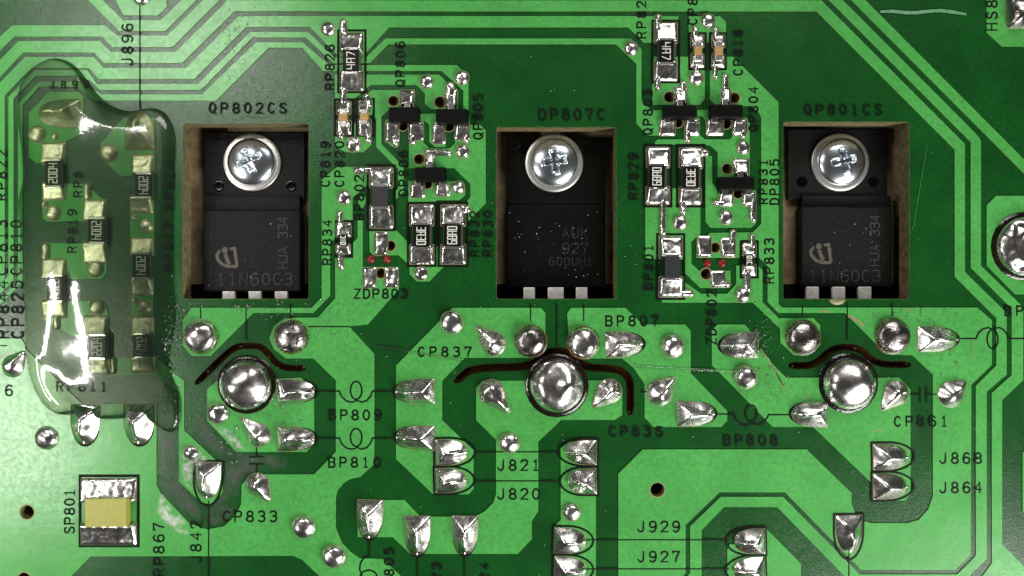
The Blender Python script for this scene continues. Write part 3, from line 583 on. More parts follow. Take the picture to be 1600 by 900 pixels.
for cx, cy, R, tx, ty in [(771,537,19,748,513),(768,613,20,793,641),(952,611,19,929,633),(1030,614,20,1052,593),(1400,614,19,1380,637),(1485,616,20,1506,598),(405,680,18,381,656),(403,757,18,419,779),(21,572,17,37,552)]:
    s = seed_of(cx, cy)
    def tf(a, b, d, R=R, s=s): return 0.15 * (1 - (1 - min(d / R, 1)) ** 1.6) * (1 + 0.3 * nz(a, b, 0.07, s))
    rimmed('solder_joint', teardrop(cx, cy, R, tx, ty), 2.4, tf, M['solder'], board)
def bullet(bx, by, tx, ty, w, tipw=0.22):
    b = Vector((bx, by)); t = Vector((tx, ty)); L = (t - b).length; u = (t - b) / L; n = Vector((-u.y, u.x)); o = [b + n * w, b + u * L * 0.3 + n * w]
    for k in range(1, 8):
        g = k / 8; o.append(b + u * L * (0.3 + 0.7 * math.sin(g * math.pi / 2)) + n * w * (tipw + (1 - tipw) * math.cos(g * math.pi / 2)))
    o.append(t + n * w * tipw); m = [b * 2 - 0 * b for _ in ()]
    left = [(p.x, p.y) for p in o]
    right = []
    for p in o[::-1]:
        q = p - n * 2 * ((p - b).dot(n)); right.append((q.x, q.y))
    return left + right
def bullet_curve(bx, by, tx, ty, w, ext, full):
    b = Vector((bx, by)); t = Vector((tx, ty)); L = (t - b).length + ext; u = (t - b).normalized(); n = Vector((-u.y, u.x)); o = []
    a0 = -90 if full else -62
    if full: o.append(b - u * 2 - n * w)
    for k in range(17):
        a = math.radians(a0 - 2 * a0 * k / 16); o.append(b + u * L * (0.35 + 0.65 * math.cos(a)) + n * w * math.sin(a))
    if full: o.append(b - u * 2 + n * w)
    return [(p.x, p.y) for p in o]
PADS = [(434,612,491,611,19,0),(434,686,491,685,19,0),(679,611,619,612,19,0),(679,685,620,683,19,0),(680,707,729,706,20,1),(680,751,728,750,19,1),(932,707,885,706,19,1),(932,751.5,888,752,19.5,1),(866,844,914,845,20,1),(866,889,914,890,20,1),
        (1195,845,1148,846,19.5,1),(1195,889,1147,891,19.5,1),(946,539,1003,537,20,0),(1057,646.5,1115,646,19.5,0),(1293,648,1238,646,19.5,0),(1184,539,1127,540,20,0),(1364,714,1416,713,20,1),(1364,760,1415,759,20,1),(1433,530,1494,530,19.5,0),
        (326,722,324,777,20,1),(1326,805,1326,861,20.5,1),(579,781,577,839,20,0),(652.5,806,652,865,20,0),(727,806,726,864,20,0),(135,632,133,692,23,0),(218,632,218,692,24,0),(128,177,62,178,22,2),(219,234,218,176,23,2)]
for bx, by, tx, ty, w, o in PADS:
    s = seed_of(bx, by); b = Vector((bx, by)); u = (Vector((tx, ty)) - b).normalized(); L = (Vector((tx, ty)) - b).length
    sk = random.uniform(-0.35, 0.35)
    def pf(a, c, d, w=w, s=s, b=b, u=u, L=L, sk=sk):
        q = Vector((a, c)) - b; al = q.dot(u) / L; pe = (q.x * -u.y + q.y * u.x) / w
        h = 0.17 * (1 - (1 - min(1, d / w)) ** 1.4) * (1 + sk * pe) * (1.05 - 0.25 * al)
        h += 0.035 * math.exp(-(pe / 0.16) ** 2) * max(0, min(1, (al - 0.2) * 3)) * min(1, d / 3)
        return h * (1 + 0.26 * nz(a, c, 0.05, s)) + 0.004 * nz(a, c, 0.16, s + 4) * min(1, d / 4)
    j = rimmed('solder_joint', bullet(bx, by, tx, ty, w), 2.3, pf, M['matte' if o == 2 else 'solder'], board)
    if o < 2:
        e = b + u * (L - 1); f0 = b + u * L * 0.62
        V, F = [], []; n = 8; z = 0.075; rr = 0.021
        for k, (p, zz) in enumerate(((f0, 0.085), (e, 0.05), (e + u * 2.0, 0.046))):
            wp = W(p.x, p.y, 0); pr = Vector((-u.y, -u.x, 0)).normalized()
            for i in range(n):
                an = 2 * math.pi * i / n; V.append(Vector((wp.x, wp.y, zz)) + pr * rr * math.cos(an) * (0.75 if k == 2 else 1) + Vector((0, 0, rr * math.sin(an))))
        for k in range(2):
            for i in range(n): F.append((k * n + i, k * n + (i + 1) % n, (k + 1) * n + (i + 1) % n, (k + 1) * n + i))
        F.append(tuple(range(2 * n, 3 * n)))
        mk('wire_end', V, F, M['term'], j, True)
    if o == 1: line(bullet_curve(bx, by, tx, ty, w + 2.5, 13, True), 1.6, True, 'printed_outline')
    elif o == 0: line(bullet_curve(bx, by, tx, ty, w - 1, 4, False), 2.0, False, 'printed_outline')

# ---------------------------------------------------------------- chip components
def fillet(parent, x0, y0, x1, y1, side, h, mat='solder', name='solder_fillet'):
    """Solder from a terminal down to its pad; side tells where the body is: 'd' below, 'u' above, 'r', 'l'."""
    s = seed_of(x0 + 3, y0)
    def f(a, b, d):
        t = {'d': (b - y0) / (y1 - y0), 'u': (y1 - b) / (y1 - y0), 'r': (a - x0) / (x1 - x0), 'l': (x1 - a) / (x1 - x0)}[side]
        t = max(0, min(1, t)); q = 0.30 + 0.13 * nz(a, b, 0.06, s) + 0.70 * t ** 1.6
        return h * q * min(1, d / 4.0) ** 0.6 + 0.006 * nz(a, b, 0.16, s + 3) * min(1, d / 3)
    poly = [(a + 0.8 * nz(a, b, 0.3, s), b + 0.8 * nz(a, b, 0.3, s + 5)) for a, b in rrect(x0, y0, x1, y1, 3)]
    return rimmed(name, poly, 2.1, f, M[mat], parent, None, 1.0)
def tail(parent, a, b, r, h=0.05, mat='solder'):
    s = seed_of(*a)
    return rimmed('solder_tail', capsule(a, b, r), 1.7, lambda x, y, d: h * (1 - (1 - min(d / r, 1)) ** 2) ** 0.5 * (1 + 0.35 * nz(x, y, 0.12, s)), M[mat], parent, None, 1.0, 0.0150)
def value(parent, s, cx, cy, h, length, rot, z, hw=0.8):
    n = len(s); p = length / n; gw = p * 0.64; asp = gw / 4 / h
    if rot == 90: x, y = cx + h / 2, cy + length / 2 - (p - gw) / 2
    else: x, y = cx - h / 2, cy - length / 2 + (p - gw) / 2
    V, F = text_mesh(s, x, y, h, p, rot, hw, z, SQ, asp)
    mk('printed_value', V, F, M['mark'], parent, False)
def chip(label, group, body, p1, p2, text=None, rot=90, h=0.105, bodymat='chip', name='chip_resistor', cat='resistor', tails=(), outline=None, term=4, fm='solder'):
    x0, y0, x1, y1 = body
    o = empty(name, W((x0 + x1) / 2, (y0 + y1) / 2, 0), label, cat, group)
    rt = math.radians(random.uniform(-1.2, 1.2))
    box('body', x0, y0, x1, y1, 0.02, h, M[bodymat], o, 0.010, rt)
    if name == 'chip_resistor' and x1 - x0 > 20: box('ceramic_base', x0 - 0.5, y0 - 3, x1 + 2.5, y1 + 3, 0.016, h - 0.016, M['chip_side'], o, 0.006, rt)
    for a, b in ((y0 - term, y0 + 1.5), (y1 - 1.5, y1 + term)): box('terminal', x0 + 0.5, a, x1 - 0.5, b, 0.016, h - 0.004, M['term'], o, 0.012, rt)
    fillet(o, p1[0], p1[1], p1[2], p1[3] + 2, 'd', h * 0.95, fm); fillet(o, p2[0], p2[1] - 2, p2[2], p2[3], 'u', h * 0.95, fm)
    for t in tails: tail(o, *t, mat=fm)
    if text: value(o, text, (x0 + x1) / 2, (y0 + y1) / 2, (x1 - x0) * 0.52, (y1 - y0) * 0.84, rot, h + 0.003)
    if outline: frame(*outline)
    return o
GR = 'chip resistors soldered on the board'
chip('black chip resistor printed 4R7 beside code RP826, below the three top tracks', GR, (536,77,560,112), (531,52,568,82), (531,112,568,142), '4R7', 90, outline=(528.5,47.5,571,144), tails=[((537,36),(537,50),5.5)])
chip('black chip resistor printed 4R7 reading downwards, beside code RP828 at the top edge', GR, (1029,62,1053,97), (1022,35,1058,67), (1022,97,1058,127), '4R7', -90, outline=(1019.5,32.5,1061,128.5), tails=[((1028,28),(1028,40),5),((1028,124),(1027,137),5)])
chip('black chip resistor printed 3R30 beside code RP832', GR, (645,351,671,386), (640,320,678,352), (640,384,678,413), '3R30', -90, outline=(637.5,317,680.5,415.5))
chip('black chip resistor printed 68R0 left of code RP832', GR, (693,350,720,385), (689,320,728,352), (689,384,728,413), '68R0', 90, outline=(685,317,730,415.5), tails=[((729,326),(731,328),5)])
chip('black chip resistor printed 68R0 right of code RP829', GR, (1014,258,1039,293), (1010,230,1046,261), (1009,293,1046,320), '68R0', 90, outline=(1007,227,1049,322.5), tails=[((1035.5,315),(1035.5,364),5.6)])
chip('black chip resistor printed 3R30 beside the right hand 68R0 resistor', GR, (1067,260,1092,294), (1061,231,1098,262), (1061,294,1095,320), '3R30', -90, outline=(1058,226.5,1100.5,322.5), tails=[((1099,238),(1102,240),5),((1067,318),(1067,331),5)])
chip('small black chip resistor printed 01C beside code RP834', GR, (529,366,543,384), (525,348,549,369), (525,383,548,397), '01C', 90, 0.08, outline=(525,345.5,550,400), tails=[((532,334),(532,350),4.3),((533,396),(533,417),5)], term=3)
chip('small black chip resistor printed 01C beside code RP833', GR, (1164,398,1178,415), (1160,380,1181,400), (1160,415,1181,431), '01C', -90, 0.08, outline=(1157.5,378,1184,433.5), tails=[((1175,370),(1175,385),4.6),((1167,428),(1167,452),5.5)], term=3)
GX = 'chip resistors under the clear resin'
chip('chip resistor printed 2004 under the resin, upper left of its blob', GX, (70,251,95,290), (66,223,104,255), (67,287,104,313), '2004', 90, outline=None, tails=[((71,318),(71,320),4)], fm='matte')
chip('chip resistor printed 2204 under the resin, left column lower', GX, (73,432,98,470), (67,404,105,436), (67,470,106,496), '2204', -90, tails=[((73,386),(73,402),6),((90,498),(90,510),5)], fm='matte')
chip('chip resistor printed 2004 under the resin, middle column upper', GX, (137,342,164,378), (131,312,168,345), (131,379,170,412), '2004', -90, tails=[((138,292),(138,308),6)], fm='matte')
chip('chip resistor printed 2204 under the resin, middle column lowest', GX, (138,525,165,559), (132,493,170,526), (137,559,173,585), '2204', 90, tails=[((179,562),(179,580),4)], fm='matte')
chip('chip resistor printed 2004 under the resin, top of the right column', GX, (211,272,237,307), (207,242,242,273), (204,308,240,334), '2004', -90, fm='matte')
chip('chip resistor printed 2004 under the resin, middle of the right column', GX, (207,397,233,433), (205,371,240,398), (206,434,240,462), '2004', -90, tails=[((210,340),(210,341),4.5)], fm='matte')
chip('chip resistor printed 2004 under the resin, bottom of the right column', GX, (208,523,235,557), (206,494,241,525), (206,557,244,582), '2004', -90, tails=[((211,468),(211,470),4)], fm='matte')
for x, y, rr in [(59,210,13.5),(86,214,5),(171,239,14),(84,333,12),(150,420,13),(152,480,12.5),(229,353,11.5),(226,480,11.5)]: dome(x, y, rr, mat='matte')
GB = 'plain dark chip beads'
chip('plain black chip bead left of code DP806', GB, (581,291,606,323), (578,262,614,292), (578,323,614,357), None, bodymat='bead', name='chip_bead', cat='bead', h=0.13, outline=(574.5,258.5,617,359.5), tails=[((558,266.5),(578,266.5),5.5)])
chip('plain black chip bead below the long solder run, beside code BP801', GB, (1039,400,1062,435), (1030,370,1066,402), (1029,434,1067,464), None, bodymat='bead', name='chip_bead', cat='bead', h=0.13, outline=(1027,366,1069,467), tails=[((1066,458.5),(1078,458.5),5.5)])
GC = 'tan chip capacitors'
chip('tan chip capacitor right of code CP820, left of its pair', GC, (529,177,542,190), (526,158,549,177), (526,190,549,211), None, bodymat='cap', name='chip_capacitor', cat='capacitor', h=0.12, outline=(523.5,155.5,552,212), tails=[((537,142),(537,160),5.2),((533,208),(533,214),4.5)], term=8)
chip('tan chip capacitor right of its pair below the 4R7 resistor, near code QP806', GC, (562,177,575,188), (560,157,580,177), (560,188,580,212), None, bodymat='cap', name='chip_capacitor', cat='capacitor', h=0.12, outline=(557.5,154.5,584,212), tails=[((574,152),(577,164),5),((574,200),(576,219),4.8)], term=7)
chip('tan chip capacitor beside the right 4R7 resistor, left of its pair', GC, (1085,72,1097,86), (1079,54,1100,73), (1079,86,1100,106), None, bodymat='cap', name='chip_capacitor', cat='capacitor', h=0.12, outline=(1077,52,1102.5,108), tails=[((1085,46),(1085,56),4.5),((1087.5,104),(1087.5,112),4)], term=8)
chip('tan chip capacitor left of code CP818, right of its pair', GC, (1117,72,1130,86), (1112,54,1133,73), (1112,86,1132,106), None, bodymat='cap', name='chip_capacitor', cat='capacitor', h=0.12, outline=(1109.5,52,1134,108), tails=[((1118,47),(1118,58),4.5),((1117,104),(1117,120),4.2)], term=8)
def sot(label, body, top, lows, tails=()):
    x0, y0, x1, y1 = body
    o = empty('small_transistor', W((x0 + x1) / 2, (y0 + y1) / 2, 0), label, 'transistor', 'small three legged transistors')
    box('body', x0, y0, x1, y1, 0.03, 0.17, M['mould_dark'], o, 0.022, math.radians(random.uniform(-0.8, 0.8)), top_inset=0.02)
    def lead(cx, ya, yb):
        box('lead', cx - 5, min(ya, yb), cx + 5, max(ya, yb), 0.05, 0.085, M['term'], o, 0.008)
    lead((top[0] + top[2]) / 2, y0 + 2, y0 - 9)
    for l in lows: lead((l[0] + l[2]) / 2, y1 - 2, y1 + 8)
    fillet(o, top[0], top[1], top[2], top[3] - 2, 'd', 0.09)
    for l in lows: fillet(o, l[0], l[1] + 3, l[2], l[3], 'u', 0.09)
    for t in tails: tail(o, *t)
sot('small black three legged transistor below code QP806', (607,167,655,189), (625,141,648,169), [(602,188,624,222),(639,188,662,219)], [((617,216),(618,225),5),((645,214),(645,222),5)])
sot('small black three legged transistor left of code QP805', (681,170,731,192), (695,140,715,171), [(675,190,696,225),(711,191,734,219)], [((703,136),(704,146),7),((728,214),(728,219),5)])
sot('small black three legged transistor right of code DP806', (648,261,696,283), (664,238,679,262), [(641,284,664,309),(680,284,703,307)], [((668,238),(701,240),5)])
sot('small black three legged transistor right of code QP803', (1038,164,1088,184), (1053,136,1073,165), [(1029,183,1055,212),(1069,183,1092,212)], [((1067,132),(1067,142),5),((1074,208),(1074,219),5)])
sot('small black three legged transistor left of code QP804', (1111,163,1161,184), (1126,138,1141,163), [(1103,183,1130,212),(1144,184,1167,211)], [((1133,121),(1133,140),5),((1160,208),(1160,212),5)])
sot('small black three legged transistor left of code DP805', (1124,276,1179,297), (1145,248,1170,277), [(1122,297,1145,322),(1159,297,1180,322)], [((1117,317),(1130,319),4.5),((1176,315),(1176,342),5.5)])
# empty three pad places with red glue dots
for pads, dots, txt in [([(585,363,606,399),(567,418,588,450),(601,418,623,449)], [(579.5,405),(604.5,405)], 'ZDP803'), ([(1089,369,1111,402),(1126,372,1149,402),(1110,423,1133,449)], [(1105,411),(1128,411)], 'ZDP802')]:
    for p in pads: fillet(board, *p, 'd', 0.06, name='solder_pad')
    for x, y in dots: field('glue_dot', circle(x, y, 6.5, n=16), 1.8, dome_f(x, y, 6.5, 0.05, 0.4), M['red'], board, 0.003, 'red dot of glue on an empty component place')
tail(board, (1145,364), (1142,380), 5); tail(board, (1128,442), (1136,444), 5)
# the yellow chip
o = empty('yellow_chip', W(165, 800, 0), 'yellow block chip between two square solder pads beside code SP801', 'chip')
box('body', 132, 779, 197, 824, 0.02, 0.17, M['yellow'], o, 0.012, math.radians(0.6))
fillet(o, 127, 747, 214, 784, 'd', 0.10); fillet(o, 127, 816, 214, 852, 'u', 0.10); frame(125, 743.5, 216, 853, 2.2)
field('glue_dot', circle(200, 798, 5.5, 8, n=16), 1.8, dome_f(200, 798, 5.5, 0.06, 0.4), M['red'], board, 0.003, 'red dot of glue beside the yellow chip')

# ---------------------------------------------------------------- power transistors in the openings
def power(label, tab, body, leads, mat, texts, logo, dimple, pins, ztab=-0.50, zb=-0.34, chamfer=True):
    o = empty('power_transistor', W((body[0] + body[2]) / 2, (tab[1] + body[3]) / 2, -0.60), label, 'transistor')
    box('tab', *tab, -0.60, ztab, mat, o, 0.012)
    box('body', *body, -0.60, zb, mat, o, 0.035, seg=3)
    box('shoulder', body[0] + 1, tab[3] - 6, body[2] - 1, body[1] + 6, -0.60, (ztab + zb) / 2 - 0.02, mat, o, 0.02)
    for x, y, r in dimple[0]: field_at(o, 'moulding_pin_mark', x, y, r, zb, mat, -0.018)
    for x, y, r in pins: field_at(o, 'pin_hole', x, y, r, ztab, M['pin'] if r < 9 else mat, -0.03)
    for x0, y0, x1, y1 in leads: box('lead', x0, y0, x1, y1, -0.41, -0.335, M['lead'], o, 0.012)
    hx = [h for h in HOLES[:3] if min(q[0] for q in h) < body[0] < max(q[0] for q in h)][0]
    box('black_strip', min(q[0] for q in hx) - 12, 444, max(q[0] for q in hx) + 12, 485, -0.598, -0.582, M['pin_matte'], o, 0)  # flat black strip across the lower end of the opening
    for s, x, y, h, p, rot, m, hw in texts:
        V, F = text_mesh(s, x, y, h, p, rot, hw, zb + 0.004); mk('marking', V, F, M[m], o, False)
    rnd = random.Random(int(body[0])); V, F = [], []
    for _ in range(46 if mat is M['mould_dark'] else 14):
        x, y, r = rnd.uniform(body[0] + 6, body[2] - 6), rnd.uniform(body[1] + 8, body[3] - 6), rnd.uniform(0.3, 0.9); e = rnd.uniform(0.2, 1); t = rnd.uniform(0, 3.1); b = len(V)
        for k in range(6):
            u, v = r * math.cos(k * 1.0472), r * e * math.sin(k * 1.0472); p = W(x + u * math.cos(t) - v * math.sin(t), y + u * math.sin(t) + v * math.cos(t), zb); p.z = zb + 0.007; V.append(p)
        F.append(tuple(range(b, b + 6))[::-1])
    q = mk('dust_specks', V, F, M['dust'], o, False); q['kind'] = 'stuff'
    if logo: logo_on(o, *logo, zb + 0.004)
    return o
def field_at(parent, name, x, y, r, z, mat, depth):
    """A shallow round mould mark: rim ring and floor."""
    V, F = [], []; n = 24
    for rr, dz in ((r + 1.6, 0.0015), (r, 0.006), (r - 1.4, 0.0025), (r - 3.0 if r > 5 else r * 0.3, 0.0015)):
        for i in range(n):
            a = 2 * math.pi * i / n; p = W(x + rr * math.cos(a), y - rr * math.sin(a), z); V.append(p + Vector((0, 0, dz)))
    for k in range(3):
        for i in range(n): F.append((k * n + i, k * n + (i + 1) % n, (k + 1) * n + (i + 1) % n, (k + 1) * n + i))
    F.append(tuple(range(3 * n, 4 * n)))
    mk(name, V, F, mat, parent, True)
def logo_on(o, x, y, s, z):
    """The printed emblem: a dot over a slanted bar inside a rounded open outline."""
    V, F = [], []
    ribbon([(x + 5*s, y - 16*s), (x + 11*s, y - 17*s), (x + 15*s, y + 10*s), (x + 13*s, y + 13*s), (x, y + 13*s), (x - 10*s, y + 9*s), (x - 17*s, y + 1*s), (x - 18*s, y - 6*s), (x - 14*s, y - 12*s)], 2.6 * s, z, False, V, F)
    ribbon([(x - 3.5*s, y - 5*s), (x + 1*s, y + 7*s)], 4.3 * s, z + 0.0005, False, V, F)
    b = len(V); n = 16
    for i in range(n): V.append(W(x - 5*s + 5*s*math.cos(2*math.pi*i/n), y - 14*s - 5*s*math.sin(2*math.pi*i/n), z + 0.001))
    F.append(tuple(range(b, b + n)))
    mk('emblem', V, F, M['logo'], o, False)
TX = 'laser'
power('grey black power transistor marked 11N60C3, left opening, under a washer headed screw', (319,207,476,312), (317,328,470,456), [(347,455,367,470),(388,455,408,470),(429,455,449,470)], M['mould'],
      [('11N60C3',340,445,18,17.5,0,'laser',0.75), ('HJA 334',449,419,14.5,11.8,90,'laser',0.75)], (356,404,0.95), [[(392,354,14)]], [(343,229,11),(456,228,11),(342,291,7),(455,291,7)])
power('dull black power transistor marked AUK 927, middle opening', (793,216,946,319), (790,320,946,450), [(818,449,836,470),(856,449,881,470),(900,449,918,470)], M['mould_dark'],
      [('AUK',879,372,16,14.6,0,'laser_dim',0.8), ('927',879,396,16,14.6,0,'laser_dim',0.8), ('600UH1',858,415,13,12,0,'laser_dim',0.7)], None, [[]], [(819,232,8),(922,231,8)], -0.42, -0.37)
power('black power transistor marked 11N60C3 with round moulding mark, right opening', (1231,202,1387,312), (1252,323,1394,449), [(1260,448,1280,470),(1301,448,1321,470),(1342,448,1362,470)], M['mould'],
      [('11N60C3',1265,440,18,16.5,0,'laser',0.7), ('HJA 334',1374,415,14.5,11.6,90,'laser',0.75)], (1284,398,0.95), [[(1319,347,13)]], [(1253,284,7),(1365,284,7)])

# ---------------------------------------------------------------- screws with captive washers
def screw_parts():
    head, wash = [], []
    n, R = 120, 0.375
    V, F = [], []; rs = [R * (k / 34) for k in range(1, 35)]
    def star(t, spoke=6):
        return 0.145 + 0.038 * math.cos(spoke * t)
    def z(rr, t):
        d = 0.17 * math.sqrt(max(0, 1 - (rr / (R * 1.06)) ** 2)) + 0.05
        s = 0.132 + 0.058 * max(-1, min(1, 1.8 * math.cos(4 * t)))
        k = max(0, min(1, (s - rr) / 0.03)); k = k * k * (3 - 2 * k)
        return d - k * (0.085 + 0.03 * (1 - rr / 0.2)) + 0.012 * math.exp(-((rr - s - 0.012) / 0.012) ** 2)
    V.append((0, 0, z(0, 0)))
    for rr in rs:
        for i in range(n):
            t = 2 * math.pi * i / n; V.append((rr * math.cos(t), rr * math.sin(t), z(rr, t)))
    for i in range(n): F.append((0, 1 + i, 1 + (i + 1) % n))
    for k in range(33):
        for i in range(n): a = 1 + k * n; F.append((a + i, a + n + i, a + n + (i + 1) % n, a + (i + 1) % n))
    b = len(V)
    for i in range(n): t = 2 * math.pi * i / n; V.append((R * math.cos(t), R * math.sin(t), 0.0))
    for i in range(n): F.append((b - n + i, b + i, b + (i + 1) % n, b - n + (i + 1) % n))
    head = (V, F)
    V, F = [], []; prof = [(0.34, 0.046), (0.40, 0.048), (0.455, 0.046), (0.470, 0.036), (0.474, 0.0)]; m = 72
    for rr, zz in prof:
        for i in range(m): t = 2 * math.pi * i / m; V.append((rr * math.cos(t), rr * math.sin(t), zz))
    for k in range(len(prof) - 1):
        for i in range(m): F.append((k * m + i, (k + 1) * m + i, (k + 1) * m + (i + 1) % m, k * m + (i + 1) % m))
    return head, (V, F)
hd, ws = screw_parts()
first = None
for px, py, zt, rot, lab in [(393,253,-0.50,25,'zinc screw with broad bright washer on the left transistor'), (866,254,-0.42,8,'zinc screw with grey washer on the middle transistor'), (1314,253,-0.50,12,'zinc screw with yellowish washer on the right transistor')]:
    loc = W(px, py, zt + 0.06); loc.z = zt + 0.002
    if first is None:
        first = empty('screw', loc, lab, 'screw', 'cross recess screws on the transistors'); first.rotation_euler[2] = math.radians(rot)
        ROOT[first.name] = Vector((0, 0, 0))
        mk('head', *hd, M['zinc'], first); mk('washer', *ws, M['washer'], first)
    else:
        c = first.copy(); C.objects.link(c); c.location = loc; c.rotation_euler[2] = math.radians(rot); c['label'] = lab
        for ch in first.children:
            d = ch.copy(); C.objects.link(d); d.parent = c

# ---------------------------------------------------------------- clear resin blob, residues and painted glare
RES = [(75,92),(92,91),(110,97),(127,111),(140,131),(155,150),(172,165),(190,172),(205,174),(220,171),(240,168),(258,175),(268,190),(275,212),(273,260),(271,330),(269,400),(270,450),(274,490),(268,530),(262,560),(270,590),(283,615),(285,650),(277,674),(258,675),(243,664),(228,652),
       (195,654),(155,655),(135,650),(112,648),(90,648),(72,636),(56,612),(46,580),(40,545),(41,500),(38,440),(36,380),(30,332),(31,306),(38,285),(36,240),(30,200),(27,165),(33,130),(50,106)]
def smooth_poly(P, it=2):
    for _ in range(it):
        Q = []
        for i in range(len(P)):
            a, b = P[i], P[(i + 1) % len(P)]; Q += [(a[0] * .75 + b[0] * .25, a[1] * .75 + b[1] * .25), (a[0] * .25 + b[0] * .75, a[1] * .25 + b[1] * .75)]
        P = Q
    return P
ro = empty('resin_blob', W(150, 380, 0), 'glossy clear greenish resin poured over a group of chip resistors', 'resin')
def rf(a, b, d):
    t = min(1, d / 24)
    bulge = 1 - ((a - 158) / 150) ** 2 - ((b - 335) / 270) ** 2; bulge = 0.5 * (bulge + (bulge * bulge + 0.01) ** 0.5)
    return 0.115 * (1 - (1 - t) ** 2) ** 0.5 + min(1, d / 30) * (0.200 * bulge + 0.016 * nz(a, b, 0.011, 2) + 0.007 * nz(a, b, 0.02, 5))
V, F = field_mesh(smooth_poly(RES), 3, rf, 0.012)
mk('resin_skin', V, F, M['resin'], ro, True)
# flux residue: small shiny beads
def beads(name, spots, mat, kind_parent, seed):
    rnd = random.Random(seed); V, F = [], []
    for (cx, cy, sx, sy, cnt, rmin, rmax) in spots:
        for _ in range(cnt):
            x, y = rnd.gauss(cx, sx), rnd.gauss(cy, sy)
            if any(pip(np.array([[x, y]]), ring_out(h, 3))[0] for h in HOLES[:3]): continue
            r = rnd.uniform(rmin, rmax); e = rnd.uniform(0.5, 1.0); ro_ = rnd.uniform(0, math.pi); b = len(V); n = 8
            for rr, zz in ((1, 0.012), (0.72, 0.012 + 0.006 * r), (0.3, 0.012 + 0.009 * r)):
                for i in range(n):
                    a = 2 * math.pi * i / n; u, v = r * rr * math.cos(a), r * rr * e * math.sin(a)
                    p = W(x + u * math.cos(ro_) - v * math.sin(ro_), y + u * math.sin(ro_) + v * math.cos(ro_), 0); V.append(Vector((p.x, p.y, zz)))
            for k in range(2):
                for i in range(n): F.append((b + k * n + i, b + k * n + (i + 1) % n, b + (k + 1) * n + (i + 1) % n, b + (k + 1) * n + i)[::-1])
            F.append(tuple(b + 2 * n + i for i in range(n))[::-1])
    o = mk(name, V, F, mat, kind_parent, True); o['kind'] = 'stuff'; return o
beads('flux_beads', [(275,500,12,40,70,1,3.2),(265,600,12,35,40,1,3.2),(350,478,50,6,26,1,2.4),(430,478,35,8,40,1,2.6),(520,500,26,18,26,1,2.4),(540,545,24,14,16,1,2.4),(1190,520,14,25,60,0.8,2.4),(1215,600,22,18,35,0.8,2.4),(1400,500,50,12,45,0.8,2.4),(380,50,25,30,50,0.8,2.6),
      (1480,560,10,30,25,0.8,2.4),(440,650,20,12,30,1,3),(360,690,12,14,22,1,3.5)], M['flux'], board, 11)
beads('dust_specks', [(800,450,480,300,260,0.35,0.8),(870,400,60,50,30,0.4,0.8)], M['dust'], board, 5)
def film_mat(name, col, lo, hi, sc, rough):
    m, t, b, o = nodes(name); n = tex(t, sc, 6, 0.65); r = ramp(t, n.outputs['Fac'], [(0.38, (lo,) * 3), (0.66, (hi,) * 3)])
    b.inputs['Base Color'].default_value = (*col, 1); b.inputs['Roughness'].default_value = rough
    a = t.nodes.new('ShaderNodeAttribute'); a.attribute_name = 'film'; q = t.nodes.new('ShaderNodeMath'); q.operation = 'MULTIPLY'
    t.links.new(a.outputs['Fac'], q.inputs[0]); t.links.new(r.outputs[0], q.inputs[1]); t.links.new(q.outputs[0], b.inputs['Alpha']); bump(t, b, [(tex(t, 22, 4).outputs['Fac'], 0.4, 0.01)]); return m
M['glarefilm'] = film_mat('grey_flux_glare_film', (0.15, 0.155, 0.145), 0.02, 0.50, 4, 0.16)  # lamp glare on the laminate painted as a grey film, with some flux
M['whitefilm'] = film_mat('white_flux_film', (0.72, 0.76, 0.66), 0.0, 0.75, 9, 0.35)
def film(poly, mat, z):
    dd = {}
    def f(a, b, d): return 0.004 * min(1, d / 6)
    V, F = field_mesh(smooth_poly(poly, 2), 4, f, z); o = mk('flux_glare_film', V, F, M[mat], board, True)
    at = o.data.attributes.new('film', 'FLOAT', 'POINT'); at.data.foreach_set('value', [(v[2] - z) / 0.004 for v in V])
film([(318,650),(330,670),(366,708),(420,709),(450,709),(452,736),(395,740),(376,752),(374,790),(352,820),(325,824),(318,790),(345,778),(353,722),(338,716),(304,676),(300,655)], 'glarefilm', 0.0035)
film([(252,640),(276,640),(278,752),(312,786),(318,812),(298,812),(256,764),(250,750)], 'glarefilm', 0.0035)
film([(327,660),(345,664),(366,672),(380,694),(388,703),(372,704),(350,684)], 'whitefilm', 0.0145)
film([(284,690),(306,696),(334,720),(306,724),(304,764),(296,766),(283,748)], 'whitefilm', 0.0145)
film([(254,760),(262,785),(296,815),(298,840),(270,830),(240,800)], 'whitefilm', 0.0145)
film([(4,456),(34,440),(38,470),(39,524),(2,526)], 'glarefilm', 0.0035)  # only glare on bare laminate, painted grey
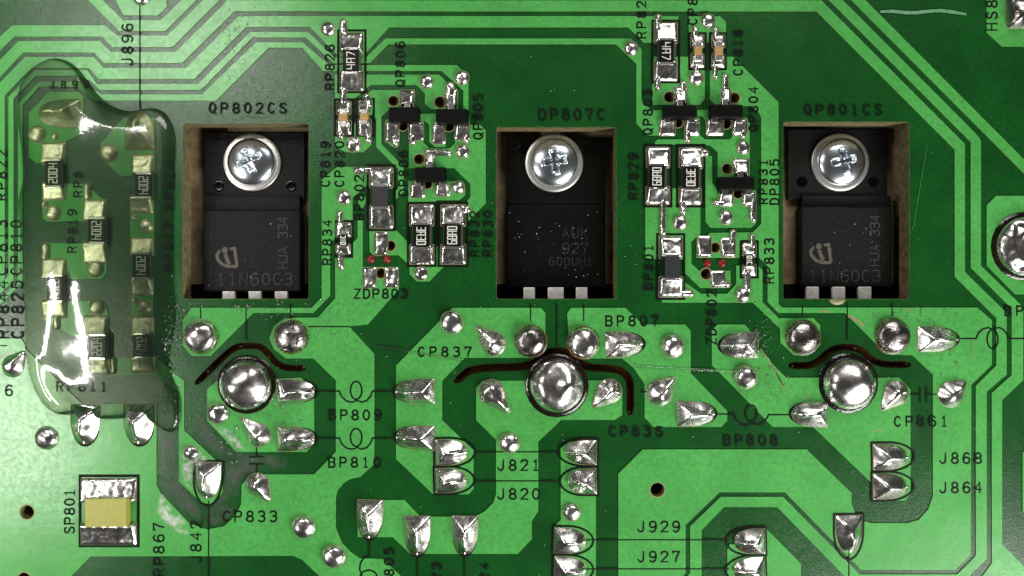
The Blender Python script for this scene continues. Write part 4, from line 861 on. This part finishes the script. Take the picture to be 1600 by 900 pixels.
# strand of clear glue, scrapes and smears
def strand(name, pts, r, mat, z):
    V, F = [], []; n = 6
    for k, p in enumerate(pts):
        q = pts[min(k + 1, len(pts) - 1)]; a = pts[max(k - 1, 0)]; d = Vector((q[0] - a[0], -(q[1] - a[1]), 0)).normalized(); s = Vector((-d.y, d.x, 0)); w = W(p[0], p[1], 0); w.z = z
        for i in range(n): an = 2 * math.pi * i / n; V.append(w + s * r * math.cos(an) + Vector((0, 0, r * 0.7 * math.sin(an))))
    for k in range(len(pts) - 1):
        for i in range(n): F.append((k * n + i, k * n + (i + 1) % n, (k + 1) * n + (i + 1) % n, (k + 1) * n + i)[::-1])
    return mk(name, V, F, mat, board, True)
strand('glue_strand', [(590,541),(620,545),(660,553),(700,559),(725,563)], 0.018, M['resin'], 0.018)
strand('glue_strand', [(990,572),(1030,575),(1080,577),(1130,579),(1150,581)], 0.018, M['resin'], 0.018)
def sliver(pts, hw, mat):
    V, F = ribbon(pts, hw, 0.0150); mk('scrape_mark', V, F, mat, board, False)
for p, w in [([(1188,546),(1200,560),(1212,580),(1222,600),(1229,609)], 1.0), ([(1206,572),(1224,602)], 1.4), ([(1326,494),(1338,500),(1348,508)], 2.2), ([(1280,485),(1296,488)], 1.6), ([(1415,482),(1426,486)], 1.4), ([(1362,674),(1380,671)], 1.0), ([(1520,525),(1522,560)], 0.7), ([(1254,625),(1269,611)], 0.6)]: sliver(p, w, M['tan'])
M['smear'] = plain('pale_smear', (0.12, 0.32, 0.16), 0.5, 0, 0.3, 20, 40, 0.3)
sliver([(1377,18),(1395,17.5),(1412,19.5),(1430,20),(1452,17.5),(1470,16.5),(1490,19),(1508,22)], 2.6, M['smear'])
sliver([(1449,225),(1438,290),(1430,340),(1426,360)], 0.22, M['copper'])
# tan residue below the right transistor
field('glue_dot', smooth_poly([(1294,467),(1322,467),(1318,474),(1308,477),(1298,474)], 1), 2.2, lambda a, b, d: 0.02 * min(1, d / 3), M['tan'], board, 0.003, 'tan resin residue at the edge of the right opening')
